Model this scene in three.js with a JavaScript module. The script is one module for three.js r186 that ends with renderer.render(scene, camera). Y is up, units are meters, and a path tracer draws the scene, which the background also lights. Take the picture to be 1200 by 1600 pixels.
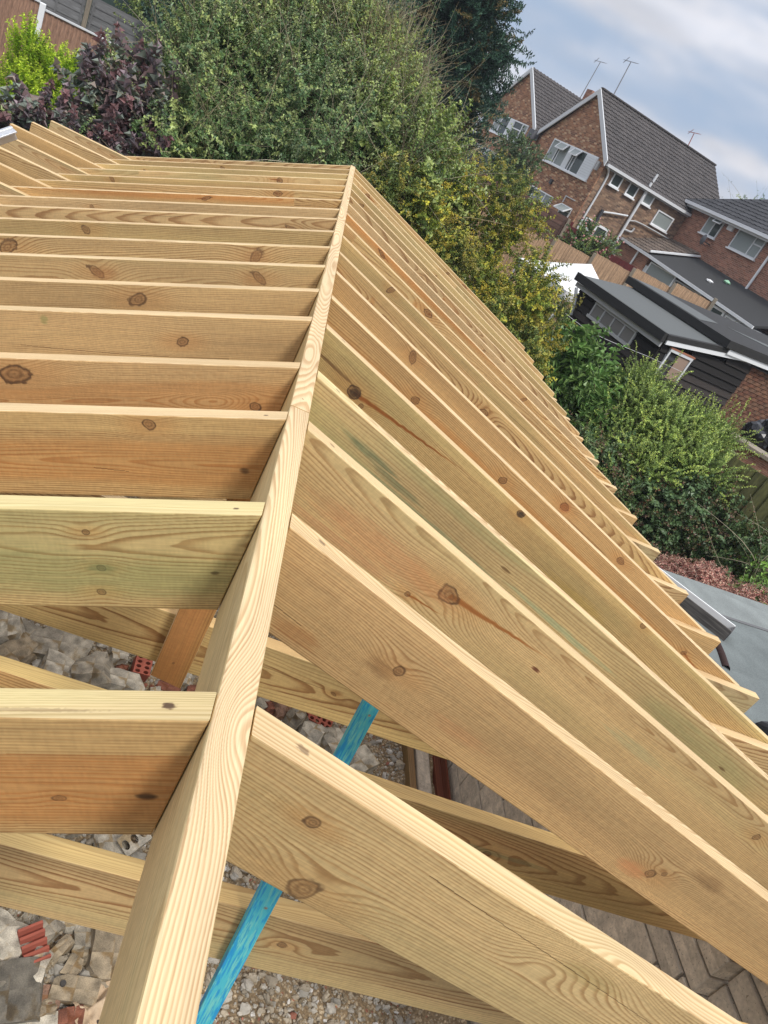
import * as THREE from 'three';
import * as BGU from 'three/addons/utils/BufferGeometryUtils.js';
import { RoundedBoxGeometry } from 'three/addons/geometries/RoundedBoxGeometry.js';

// ------------------------------------------------------------------ camera, sky, sun, exposure
const scene = new THREE.Scene();
const camera = new THREE.PerspectiveCamera(69.59, 0.75, 0.03, 900);
camera.position.set(-0.1252, 0.625, 0);
camera.up.set(-0.37226, 0.78411, -0.49659);
camera.lookAt(-0.1252 + 0.2304, 0.625 - 0.44022, -0.86782);
camera.updateMatrixWorld();
scene.add(camera);

const renderer = new THREE.WebGLRenderer();
renderer.toneMapping = THREE.LinearToneMapping;
renderer.toneMappingExposure = 1.3;
renderer.shadowMap.enabled = true;

// noise ------------------------------------------------------------
const HT = new Uint16Array(65536);
{ let s = 12345; for (let i = 0; i < 65536; i++) { s = (Math.imul(s, 1664525) + 1013904223) >>> 0; HT[i] = s >>> 16; } }
const hsh = (x, y) => HT[(HT[(x & 65535)] + Math.imul(y, 7919)) & 65535] / 65535;
function vn(x, y) {
  const xi = Math.floor(x), yi = Math.floor(y); let fx = x - xi, fy = y - yi;
  fx = fx * fx * (3 - 2 * fx); fy = fy * fy * (3 - 2 * fy);
  const a = hsh(xi, yi), b = hsh(xi + 1, yi), c = hsh(xi, yi + 1), d = hsh(xi + 1, yi + 1);
  return a + (b - a) * fx + (c - a) * fy + (a - b - c + d) * fx * fy;
}
const sn = (x, y) => vn(x, y) * 2 - 1;
function fbm(x, y, o = 4) { let s = 0, a = 0.5, t = 0; for (let i = 0; i < o; i++) { s += a * vn(x, y); t += a; a *= 0.5; x = x * 2.03 + 17.3; y = y * 2.03 + 9.1; } return s / t; }
const sstep = (a, b, x) => { const t = Math.min(1, Math.max(0, (x - a) / (b - a))); return t * t * (3 - 2 * t); };
const mix = (a, b, t) => a + (b - a) * t;
function rng(seed) { let s = seed >>> 0; return () => { s = (s + 0x6D2B79F5) >>> 0; let t = Math.imul(s ^ (s >>> 15), 1 | s); t = (t + Math.imul(t ^ (t >>> 7), 61 | t)) ^ t; return ((t ^ (t >>> 14)) >>> 0) / 4294967296; }; }
const clamp = (x, a = 0, b = 1) => Math.min(b, Math.max(a, x));

{ // cloudy bright sky: blue-grey air with long soft cloud bands, brighter towards the zenith as under thin cloud
  const W = 1024, H = 512, D = new Float32Array(W * H * 4);
  for (let j = 0; j < H; j++) {
    const el = ((j + 0.5) / H - 0.5) * Math.PI, y = Math.sin(el), c = Math.cos(el);
    for (let i = 0; i < W; i++) {
      const az = ((i + 0.5) / W - 0.5) * 2 * Math.PI, x = Math.cos(az) * c, z = Math.sin(az) * c;
      let r, g, b;
      if (y > -0.01) {
        const h = Math.max(y, 0) + 0.10, px = x / h, pz = z / h;
        // bands lie along one direction
        const a1 = px * 0.94 + pz * 0.34, a2 = -px * 0.34 + pz * 0.94;
        const w = fbm(a1 * 0.8 + 3, a2 * 0.8 + 5, 3) - 0.5;
        let k = fbm(a1 * 0.55 + w * 1.5 + 11, a2 * 1.35 + w * 2.2 + 4, 6);
        k = sstep(0.29, 0.64, k + 0.16 * (fbm(a1 * 1.3 + 5, a2 * 6 + w * 3, 5) - 0.5));
        const crisp = fbm(a1 * 2.6 + w * 4 + 21, a2 * 7.5 + w * 5 + 2, 6); k = clamp(k + (1.5 * (crisp - 0.5) + 0.8 * (fbm(a1 * 8 + 3, a2 * 17 + w * 9, 5) - 0.5)) * (0.35 + k)); const puff = sstep(0.5, 0.72, fbm(az * 7, y * 26 + 3, 5)) * sstep(0.3, 0.02, y);
        let cl = clamp(k * 0.85 + puff * 0.6); cl = mix(cl, 1, 0.75 * sstep(0.3, 0.75, y));
        const lum = 1 + 1.15 * sstep(0.25, 0.95, y);
        const thin = fbm(a1 * 2.2 + 7, a2 * 4.1 + 2, 4);
        const sh = 0.62 + 0.62 * thin - 0.16 * sstep(0.55, 0.8, fbm(a1 * 1.1 + 31, a2 * 3.2 + 9, 5)); r = mix(0.31, 0.64 * sh, cl); g = mix(0.4, 0.655 * sh, cl); b = mix(0.555, 0.73 * sh, cl);
        const hz = sstep(0.16, 0.0, y) * 0.35; r = mix(r, 0.47, hz); g = mix(g, 0.52, hz); b = mix(b, 0.62, hz);
        r *= lum * 1.02; g *= lum; b *= lum * 0.96;
      } else { r = 0.16; g = 0.16; b = 0.13; }
      const o = (j * W + i) * 4; D[o] = r; D[o + 1] = g; D[o + 2] = b; D[o + 3] = 1;
    }
  }
  const t = new THREE.DataTexture(D, W, H, THREE.RGBAFormat, THREE.FloatType);
  t.mapping = THREE.EquirectangularReflectionMapping; t.magFilter = t.minFilter = THREE.LinearFilter; t.needsUpdate = true;
  scene.background = t; scene.environment = t;
}
const sun = new THREE.DirectionalLight(new THREE.Color(1, 0.965, 0.91), 2.1);
sun.position.set(7, 22, 9); sun.target.position.set(0, -1, -6);
sun.castShadow = true; sun.shadow.radius = 22; sun.shadow.mapSize.set(2048, 2048);
Object.assign(sun.shadow.camera, { left: -30, right: 30, top: 30, bottom: -30, near: 1, far: 90 });
scene.add(sun, sun.target);
scene.fog = new THREE.FogExp2(new THREE.Color(0.62, 0.68, 0.76), 0.0008);

// ------------------------------------------------------------------ naming helpers
const used = {};
function numbered(n) { const k = used[n] = (used[n] ?? -1) + 1; return k ? n + '_' + String(k).padStart(3, '0') : n; }
function shadow(o) { o.castShadow = o.receiveShadow = true; return o; }
function tag(o, label, category, group, kind) { o.userData.label = label; if (category) o.userData.category = category; if (group) o.userData.group = group; if (kind) o.userData.kind = kind; return o; }
function thing(name, label, category, pos = [0, 0, 0], turn = 0, group) { const o = new THREE.Group(); o.name = numbered(name); o.position.set(...pos); o.rotation.y = turn; scene.add(o); return tag(o, label, category, group); }
function mesh(name, geo, m, parent = scene) { const o = shadow(new THREE.Mesh(geo, m)); o.name = parent === scene ? numbered(name) : name; parent.add(o); return o; }
function merge(list) { return BGU.mergeGeometries(list.map(g => { const q = g.index ? g.toNonIndexed() : g; for (const k of Object.keys(q.attributes)) if (!['position', 'normal', 'uv'].includes(k)) q.deleteAttribute(k); return q; })); }
function box(x0, x1, y0, y1, z0, z1, bev = 0) {
  const w = Math.abs(x1 - x0), h = Math.abs(y1 - y0), d = Math.abs(z1 - z0);
  const g = bev ? new RoundedBoxGeometry(w, h, d, 1, Math.min(bev, w * 0.45, h * 0.45, d * 0.45)) : new THREE.BoxGeometry(w, h, d);
  g.translate((x0 + x1) / 2, (y0 + y1) / 2, (z0 + z1) / 2); return g;
}
function tube(pts, r0, r1 = r0, seg = 6, closedEnd = true) {   // tapered tube along points
  const c = new THREE.CatmullRomCurve3(pts.map(p => new THREE.Vector3(...p)), false, 'centripetal'), n = Math.max(2, (pts.length - 1) * 4);
  const g = new THREE.TubeGeometry(c, n, 1, seg, false), P = g.attributes.position, N = g.attributes.normal;
  for (let i = 0; i <= n; i++) { const q = c.getPointAt(i / n), r = mix(r0, r1, i / n); for (let j = 0; j <= seg; j++) { const k = i * (seg + 1) + j; P.setXYZ(k, q.x + N.getX(k) * r, q.y + N.getY(k) * r, q.z + N.getZ(k) * r); } }
  return g;
}
function bar(a, b, w, h, bev = 0) { // box beam from a to b
  const A = new THREE.Vector3(...a), B = new THREE.Vector3(...b), L = A.distanceTo(B), g = bev ? new RoundedBoxGeometry(L, h, w, 1, bev) : new THREE.BoxGeometry(L, h, w);
  const m = new THREE.Matrix4(), X = B.clone().sub(A).normalize(), up = Math.abs(X.y) > 0.95 ? new THREE.Vector3(1, 0, 0) : new THREE.Vector3(0, 1, 0);
  const Z = X.clone().cross(up).normalize(), Y = Z.clone().cross(X); m.makeBasis(X, Y, Z).setPosition(A.add(B).multiplyScalar(0.5)); return g.applyMatrix4(m);
}
const ORD = ['first', 'second', 'third', 'fourth', 'fifth', 'sixth', 'seventh', 'eighth', 'ninth', 'tenth', 'eleventh', 'twelfth', 'thirteenth', 'fourteenth', 'fifteenth', 'sixteenth', 'seventeenth', 'eighteenth'];
const std = (c, rough = 0.8, o = {}) => new THREE.MeshStandardMaterial({ color: Array.isArray(c) ? new THREE.Color().setRGB(...c) : c, roughness: rough, ...o });
function dataTex(W, H, fn, srgb = true) {
  const D = new Uint8Array(W * H * 4);
  for (let j = 0; j < H; j++) for (let i = 0; i < W; i++) { const c = fn(i, j), o = (j * W + i) * 4; D[o] = clamp(c[0], 0, 255); D[o + 1] = clamp(c[1], 0, 255); D[o + 2] = clamp(c[2], 0, 255); D[o + 3] = 255; }
  const t = new THREE.DataTexture(D, W, H); t.wrapS = t.wrapT = THREE.RepeatWrapping; t.magFilter = THREE.LinearFilter; t.minFilter = THREE.LinearMipmapLinearFilter; t.generateMipmaps = true;
  if (srgb) t.colorSpace = THREE.SRGBColorSpace; t.needsUpdate = true; return t;
}

// ------------------------------------------------------------------ timber
const FZ = 0.66, EZ = 0.9;                    // texture zones: face 0..FZ, edge FZ..EZ, end grain EZ..1
function woodTex(seed, o = {}) {
  const R = rng(seed * 7919 + 13), W = o.W || 2048, H = o.H || 248, L = o.L || 3.1, D = new Uint8Array(W * H * 4), depth = o.depth || 0.2;
  const off = seed * 37.7;
  const tone = o.tone ?? R(), green = o.green ?? (R() < 0.4 ? R() * 0.7 : 0.1), heart = o.heart ?? R() * 0.9, contrast = (o.contrast ?? 0.55 + R() * 0.4) * 0.6 + 0.28;
  const E = o.early || [mix(199, 186, tone), mix(173, 154, tone), mix(128, 106, tone)], Lt = o.late || [mix(143, 126, tone), mix(107, 86, tone), mix(67, 50, tone)];
  const H0 = o.hue || [[1, 1, 1], [1.01, 0.95, 0.84], [0.97, 1, 0.93], [1, 0.93, 0.8], [0.99, 0.97, 0.93]][seed % 5], HU = H0.map(v => 1 - (1 - v) * 0.6), Hh = [180, 125, 72], G = [158, 154, 106];
  const n0 = o.n0 ?? mix(-0.06, 0.26, R()), d0 = o.d0 ?? mix(0.03, 0.13, R()), kk = o.k ?? mix(0.018, 0.05, R()) * (R() < 0.5 ? -1 : 1), rs = 1.08 * (o.rs ?? mix(0.0042, 0.0068, R()));
  const knots = (o.knots || []).map(k => ({ s: k[0], n: k[1], r: k[2], a: k[3] ?? 1.2, d: k[4] ?? 1, st: k[5] ?? 0, an: k[6] ?? (R() - 0.5) * 0.9 }));
  if (o.autoKnots !== 0) { const nk = o.autoKnots ?? 2 + Math.floor(R() * 4); for (let i = 0; i < nk; i++) knots.push({ s: (o.k0 ?? 0.2) + R() * (L - 0.3), n: 0.015 + R() * (depth - 0.03), r: 0.007 + R() * 0.011, a: 1 + R() * R() * 2.2, d: 0.35 + R() * 0.65, st: R() < 0.3 ? R() * 0.2 : 0, an: (R() - 0.5) * 2.4, pat: R() < 0.5 ? 1 : 0 }); }
  const stains = o.stains || [];
  const band = o.band ?? (R() < 0.35 ? mix(0.11, 0.17, R()) : 9), bandTilt = mix(-0.012, 0.012, R()), bandUp = o.bandUp ?? -9;
  const fc = o.faceRows || Math.round(H * FZ), ec = Math.round(H * EZ);
  const eT = R(), EE = o.edgeEarly || [mix(214, 206, eT), mix(189, 178, eT), mix(146, 132, eT)], EL = o.edgeLate || [mix(180, 170, eT), mix(147, 134, eT), mix(100, 88, eT)];  // edges paler than faces: sapwood, plus some sky light put into the colour
  const en0 = R() * 0.047, ed0 = mix(0.05, 0.16, R()), ers = o.ers ?? mix(0.0022, 0.0042, R()), eMarks = o.edgeMarks || [], eRing = o.edgeRings || [];
  for (let j = 0; j < H; j++) {
    const zone = j < fc ? 0 : j < ec ? 1 : 2;
    for (let i = 0; i < W; i++) {
      const s = (i + 0.5) / W * L; let r, g, b;
      if (zone === 0) {
        const n = (j + 0.5) / fc * depth;
        const nn = n - n0 - 0.016 * sn(s * 1.1 + off, off) - 0.004 * sn(s * 4 + off, 3.3), dd = d0 + kk * s + 0.014 * sn(s * 0.9 + off, 7.7);
        let rr = Math.sqrt(nn * nn + dd * dd) + 0.0012 * sn(s * 7 + off, n * 40) + 0.0004 * sn(s * 40, n * 160 + off);
        let kIn = 0, kEdge = 0, streak = 0, halo = 0;
        for (const k of knots) {
          const dx = s - k.s, dn = n - k.n;
          if (dx > -0.35 && dx < 0.6 && dn > -0.14 && dn < 0.14) {
            const wd = 3.4 * k.r + 0.006, q = (dx * dx) / (wd * wd * 2.2) + (dn * dn) / (wd * wd * 0.5);
            rr += k.r * 1.5 * Math.exp(-q) * Math.min(1, k.d + 0.3);
            const ca = Math.cos(k.an), sa = Math.sin(k.an), kx = dx * ca + dn * sa, ky = dn * ca - dx * sa, e = Math.sqrt((kx * kx) / (k.r * k.a * k.r * k.a) + (ky * ky) / (k.r * k.r)) * (1 + 0.2 * sn(dx * 50 + off, dn * 50) + 0.1 * sn(dx * 160, dn * 160 + off));
            if (k.pat) { const pq = (kx / (k.r * 3.2) + 0.7) ** 2 + (ky / (k.r * 1.5)) ** 2; halo = Math.max(halo, sstep(1.4, 0.1, pq + 0.7 * sn(dx * 90 + off, dn * 300)) * 0.8); }
            kIn = Math.max(kIn, sstep(1.06, 0.85, e) * (0.4 + 0.4 * k.d) * (0.75 + 0.25 * Math.cos(e * 14))); kEdge = Math.max(kEdge, sstep(0.2, 0.02, Math.abs(e - 0.98)) * k.d * (0.35 + 0.65 * vn(Math.atan2(dn, dx) * 1.5 + off, k.s * 9)));
            halo = Math.max(halo, sstep(3.4, 0.9, Math.sqrt((dx * dx) / (k.r * k.r * 6) + (dn * dn) / (k.r * k.r)) ) * 0.5 * k.d);
            if (k.st && dx > 0) { const w = k.r * 0.55 * (1 - dx / k.st) + 0.001; streak = Math.max(streak, sstep(w, w * 0.3, Math.abs(dn - 0.12 * dx * (seed % 2 ? 1 : -1) + 0.002 * sn(s * 60, off))) * sstep(k.st, k.st * 0.6, dx) * k.d); }
          }
        }
        for (const w of o.swirl || []) { const q = ((s - w[0]) / w[2]) ** 2 + ((n - w[1]) / w[3]) ** 2; if (q < 9) rr += w[4] * Math.exp(-q); }
        const v = rr / rs + 0.5 * sn(rr * 60 + off, 1.5), fr = v - Math.floor(v);
        const late = sstep(0.42, 0.88, fr) * (1 - sstep(0.93, 1, fr)) * contrast * (0.65 + 0.5 * vn(Math.floor(v) * 3.1, off));
        const hz = sstep(0.055, 0.03, rr - 0.02 * sn(s * 0.7, off)) * heart, pale = band < 5 && n > band + bandTilt * s + 0.004 * sn(s * 3, off) ? 0.55 : n < bandUp + bandTilt * s + 0.003 * sn(s * 3, off) ? 0.5 : 0;
        r = mix(E[0], Lt[0], late); g = mix(E[1], Lt[1], late); b = mix(E[2], Lt[2], late);
        const hh = hz * (1 - pale) * (0.55 + 0.45 * late); r = mix(r, Hh[0], hh); g = mix(g, Hh[1], hh); b = mix(b, Hh[2], hh);
        if (pale) { r = mix(r, 206, pale); g = mix(g, 178, pale); b = mix(b, 126, pale); }
        const gm = green * sstep(0.42, 0.75, vn(s * 1.6 + off, n * 14 + 2)) * (0.6 + 0.4 * vn(s * 9, n * 120)); r = mix(r, G[0], gm * 0.6); g = mix(g, G[1], gm * 0.6); b = mix(b, G[2], gm * 0.6);
        if (halo) { r = mix(r, 176, halo * 0.55); g = mix(g, 124, halo * 0.6); b = mix(b, 72, halo * 0.6); }
        if (streak) { r = mix(r, 138, streak * 0.8); g = mix(g, 80, streak * 0.8); b = mix(b, 34, streak * 0.8); }
        if (kIn) { const kr = 0.8 + 0.35 * vn(s * 400, n * 400); r = mix(r, 112 * kr, kIn * 0.9); g = mix(g, 78 * kr, kIn * 0.9); b = mix(b, 48 * kr, kIn * 0.9); }
        if (kEdge) { r = mix(r, 52, kEdge * 0.75); g = mix(g, 34, kEdge * 0.75); b = mix(b, 22, kEdge * 0.75); }
        for (const st of stains) { const q = ((s - st[0]) / st[2]) ** 2 + ((n - st[1]) / st[3]) ** 2; if (q < 2.4) { const m = sstep(1.5, 0.05, q + 1.6 * (fbm(s * 18 + off, n * 260, 4) - 0.5)) * st[5] * (0.55 + 0.45 * vn(s * 30, n * 700 + off)) * (st[5] > 0.8 ? 1 : 0.8); r = mix(r, st[4][0], m); g = mix(g, st[4][1], m); b = mix(b, st[4][2], m); } }
        const cr = vn(s * 0.6 + off, 88), cn = depth * cr; if (Math.abs(n - cn - 0.01 * sn(s * 2, off)) < 0.0006 && vn(s * 2.5, off + 5) > 0.72) { r *= 0.5; g *= 0.45; b *= 0.4; }
        const f = 1 + 0.05 * sn(s * 30 + off, n * 1500) + 0.045 * sn(s * 7, n * 420 + off) + 0.08 * sn(s * 1.7 + off, n * 11) + 0.03 * sn(s * 260, n * 90);
        r *= f * HU[0]; g *= f * HU[1]; b *= f * HU[2];
      } else if (zone === 1) {
        const n = (j - fc + 0.5) / (ec - fc) * 0.047;
        const nn = n - en0 - 0.012 * sn(s * 1.3 + off, 4.4), dd = ed0 + 0.03 * sn(s * 0.8 + off, 2.2);
        let rr = Math.sqrt(nn * nn + dd * dd) * 1.5 + nn * 0.5 + 0.0008 * sn(s * 9, n * 90 + off), dk = 0;
        for (const k of eRing) { const dx = s - k[0], dn = n - k[1], q = dx * dx / (k[2] * k[2]) + dn * dn / (0.03 * 0.03); rr += k[3] * Math.exp(-q); }
        for (const k of eMarks) { const dx = s - k[0], dn = n - k[1], e = Math.hypot(dx / k[2], dn / (k[3] || k[2] * 0.5)) * (0.7 + 0.6 * vn(dx * 300 + 9, dn * 500)); dk = Math.max(dk, sstep(1, 0.5, e) * (k[4] ?? 0.8)); }
        const v = rr / ers, fr = v - Math.floor(v), late = sstep(0.25, 0.8, fr) * (1 - sstep(0.9, 1, fr)) * (0.45 + 0.5 * vn(Math.floor(v) * 5.3, off));
        r = mix(EE[0], EL[0], late); g = mix(EE[1], EL[1], late); b = mix(EE[2], EL[2], late);
        const gm = green * 0.35 * sstep(0.5, 0.8, vn(s * 2 + off, n * 20)); r = mix(r, 206, gm); g = mix(g, 206, gm); b = mix(b, 140, gm);
        if (o.edgeGreen) { const q = o.edgeGreen * sstep(0.3, 0.7, vn(s * 3 + off, n * 30)); r = mix(r, 198, q); g = mix(g, 190, q); b = mix(b, 132, q); }
        if (dk) { r = mix(r, 70, dk); g = mix(g, 48, dk); b = mix(b, 30, dk); }
        const f = 1 + 0.035 * sn(s * 40, n * 1800 + off) + 0.05 * sn(s * 4 + off, n * 50); r *= f; g *= f; b *= f;
      } else {
        const y = (j - ec) / (H - ec), x = s * 3, rr = Math.hypot((x % 0.3) - 0.1, y * 0.06 + 0.05), fr = rr / 0.005 - Math.floor(rr / 0.005), l = sstep(0.3, 0.9, fr) * 0.7;
        r = mix(214, 176, l); g = mix(184, 138, l); b = mix(130, 90, l);
      }
      const q = (j * W + i) * 4; D[q] = clamp(r, 0, 255); D[q + 1] = clamp(g, 0, 255); D[q + 2] = clamp(b, 0, 255); D[q + 3] = 255;
    }
  }
  const t = new THREE.DataTexture(D, W, H); t.wrapS = THREE.RepeatWrapping; t.wrapT = THREE.ClampToEdgeWrapping; t.magFilter = THREE.LinearFilter; t.minFilter = THREE.LinearFilter; t.colorSpace = THREE.SRGBColorSpace; t.anisotropy = 8; t.needsUpdate = true;
  const m = new THREE.MeshStandardMaterial({ map: t, roughness: 0.68 }); m.userData.L = L; m.userData.depth = depth; return m;
}
// local frame: x along the length, y depth (0 at the top), z thickness
function timberUV(g0, L, depth = 0.2, thick = 0.047, u0 = 0) {
  const g = g0.index ? g0.toNonIndexed() : g0, P = g.attributes.position, uv = new Float32Array(P.count * 2);
  const A = new THREE.Vector3(), B = new THREE.Vector3(), C = new THREE.Vector3();
  for (let i = 0; i < P.count; i += 3) {
    A.fromBufferAttribute(P, i); B.fromBufferAttribute(P, i + 1); C.fromBufferAttribute(P, i + 2);
    const n = B.clone().sub(A).cross(C.clone().sub(A)).normalize();
    [A, B, C].forEach((p, k) => {
      let u = u0 + p.x / L, v;
      if (Math.abs(n.z) > 0.75) v = clamp(-p.y / depth, 0.012, 0.985) * FZ;
      else if (Math.abs(n.x) > 0.8) { u = p.z / 0.3 + 0.1; v = EZ + 0.01 + clamp(-p.y / depth) * (0.98 - EZ); }
      else v = FZ + (EZ - FZ) * clamp(p.z / thick, 0.04, 0.96) + (n.y < 0 ? 0 : 0);
      uv[(i + k) * 2] = u; uv[(i + k) * 2 + 1] = v;
    });
  }
  g.setAttribute('uv', new THREE.BufferAttribute(uv, 2)); return g;
}
function timber(poly, thick, L, u0 = 0, depth = 0.2, bev = 0.003) {
  const sh = new THREE.Shape(poly.map(p => new THREE.Vector2(p[0], p[1])));
  const g = new THREE.ExtrudeGeometry(sh, { depth: thick - 2 * bev, bevelEnabled: true, bevelThickness: bev, bevelSize: bev, bevelOffset: -bev, bevelSegments: 2, steps: 1 });
  g.translate(0, 0, bev); return timberUV(g, L, depth, thick, u0);
}

const T = 0.047, aR = 0.3234, aL = 0.412, YJ = -0.8257, RW = 0.0466;
const ZR = [-0.6431, -1.0978, -1.5033, -1.8399, -2.2708, -2.6506, -3.0544, -3.4592, -3.8811, -4.2796, -4.683, -5.0941, -5.4997, -5.8889, -6.3174, -6.7273, -7.1398, -7.5521];
const XT = i => 2.6058 + 0.0481 * (ZR[i] + 2.6506);
const cR = Math.cos(aR), sR = Math.sin(aR), cL = Math.cos(aL), sL = Math.sin(aL), DR = 0.197, DJ = 0.2;

const D0 = [96, 66, 38], GS = [112, 138, 112], RS = [186, 112, 74];
const rightOpts = [
  { hue: [0.99, 0.985, 0.94], tone: 0.15, heart: 0, n0: 0.3, d0: 0.05, rs: 0.0055, contrast: 0.6, green: 0.25, autoKnots: 0, band: 9, knots: [[0.15, 0.065, 0.009, 1.2, 1], [0.23, 0.172, 0.019, 1.1, 0.7]], swirl: [[0.66, 0.03, 0.13, 0.045, -0.05], [0.6, 0.075, 0.07, 0.03, -0.022], [0.23, 0.17, 0.16, 0.05, 0.02]], stains: [[0.68, 0.045, 0.07, 0.022, [128, 112, 66], 0.5]], edgeMarks: [[0.075, 0.022, 0.012, 0.007, 0.45]], edgeRings: [[0.72, 0.03, 0.1, 0.022]] },
  { hue: [1, 0.965, 0.93], tone: 0.55, heart: 0.25, n0: 0.28, d0: 0.035, rs: 0.0046, contrast: 0.62, green: 0.1, autoKnots: 0, band: 9, swirl: [[0.33, 0.115, 0.11, 0.05, 0.022], [1.22, 0.13, 0.12, 0.05, 0.024]], knots: [[0.354, 0.098, 0.012, 1.1, 0.8], [1.209, 0.132, 0.013, 1.2, 0.8], [1.235, 0.11, 0.008, 1, 0.7]], stains: [[0.324, 0.118, 0.04, 0.016, D0, 0.5], [0.155, 0.165, 0.055, 0.02, [150, 92, 48], 0.5], [1.34, 0.055, 0.06, 0.02, D0, 0.45], [1.16, 0.15, 0.05, 0.022, RS, 0.5], [0.56, 0.13, 0.08, 0.02, RS, 0.25]], edgeMarks: [[0.07, 0.02, 0.01, 0.006, 0.5]] },
  { hue: [0.99, 0.985, 0.93], tone: 0.25, heart: 0.1, n0: 0.02, d0: 0.06, rs: 0.0052, contrast: 0.55, green: 0.3, autoKnots: 0, band: 9, swirl: [[0.54, 0.09, 0.13, 0.06, 0.026], [0.88, 0.1, 0.06, 0.03, 0.008]], knots: [[0.54, 0.089, 0.021, 1.55, 1, 0.36, 0.12], [0.463, 0.157, 0.007, 1.1, 1, 0.12], [1.9, 0.06, 0.012, 1.2, 0.8]], stains: [[0.877, 0.096, 0.017, 0.0065, [70, 28, 16], 0.95], [0.34, 0.11, 0.22, 0.045, RS, 0.42], [0.24, 0.165, 0.2, 0.014, [170, 100, 72], 0.35], [1.3, 0.09, 0.12, 0.02, GS, 0.35]], edgeMarks: [[0.07, 0.024, 0.009, 0.006, 0.4]] },
  { hue: [0.95, 0.98, 0.92], tone: 0.35, heart: 0.1, n0: -0.05, d0: 0.09, rs: 0.006, contrast: 0.45, green: 0.85, autoKnots: 0, band: 9, knots: [[1.5, 0.14, 0.012, 1.2, 0.5]], stains: [[0.796, 0.057, 0.02, 0.0055, D0, 0.85], [0.25, 0.063, 0.1, 0.012, [74, 96, 72], 0.75], [0.36, 0.08, 0.1, 0.01, [74, 96, 72], 0.6], [0.5, 0.11, 0.4, 0.014, GS, 0.6], [1.996, 0.083, 0.02, 0.005, D0, 0.9], [1.1, 0.085, 0.25, 0.012, [116, 160, 136], 0.55], [1.617, 0.137, 0.2, 0.012, [116, 160, 136], 0.5]], edgeMarks: [[0.07, 0.02, 0.01, 0.006, 0.45]] },
  { hue: [0.97, 0.97, 0.86], tone: 0.6, heart: 0.5, n0: 0.2, d0: 0.04, rs: 0.0048, contrast: 0.8, green: 0.4, autoKnots: 0, band: 9, bandUp: 0.03, knots: [[0.203, 0.093, 0.019, 1.2, 1.2, 0.5], [0.25, 0.11, 0.007, 1, 1], [0.929, 0.012, 0.013, 1.1, 1.1], [1.65, 0.008, 0.01, 1.2, 1]], stains: [[0.205, 0.093, 0.02, 0.018, [44, 32, 24], 0.85], [0.1, 0.075, 0.1, 0.006, D0, 0.9], [0.929, 0.014, 0.016, 0.011, [36, 28, 24], 0.9], [1.35, 0.12, 0.2, 0.04, [190, 150, 60], 0.4]], edgeMarks: [[0.07, 0.02, 0.01, 0.006, 0.45], [1.64, 0.02, 0.02, 0.01, 0.5]] },
  { hue: [1, 0.93, 0.8], tone: 0.5, heart: 0.8, n0: 0.1, d0: 0.035, green: 0, autoKnots: 1, contrast: 0.7, knots: [[0.48, 0.062, 0.014, 1.1, 1], [0.973, 0.055, 0.014, 1.1, 1], [2.255, 0.063, 0.01, 1.2, 1, 0.2]] },
  { hue: [1.02, 0.93, 0.79], tone: 0.3, heart: 1, n0: 0.12, d0: 0.03, green: 0, autoKnots: 1, contrast: 0.5, knots: [[1.496, 0.04, 0.016, 1.3, 0.9], [1.936, 0.04, 0.014, 1.5, 0.9]], stains: [[1.5, 0.04, 0.03, 0.03, [160, 90, 50], 0.6], [1.7, 0.07, 0.2, 0.004, D0, 0.7]] },
  { hue: [0.99, 0.95, 0.85], tone: 0.45, heart: 0.8, n0: 0.06, d0: 0.05, green: 0.35, autoKnots: 2, knots: [[0.959, 0.13, 0.018, 1.5, 0.8], [1.026, 0.06, 0.016, 1.6, 0.9]], bandUp: 0.03 },
];
const rightMats = rightOpts.map((o, i) => woodTex(20 + i, o));
const varMats = [0, 1, 2, 3, 4, 5, 6, 7].map(i => woodTex(40 + i, { heart: [0.9, 0.2, 0.7, 1, 0.1, 0.8, 0.4, 0.9][i], green: [0, 0.6, 0.2, 0, 0.8, 0.1, 0.5, 0][i], tone: [0.3, 0.2, 0.6, 0.4, 0.3, 0.7, 0.2, 0.5][i], autoKnots: 5, bandUp: i % 3 === 1 ? 0.035 : -9 }));
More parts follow.
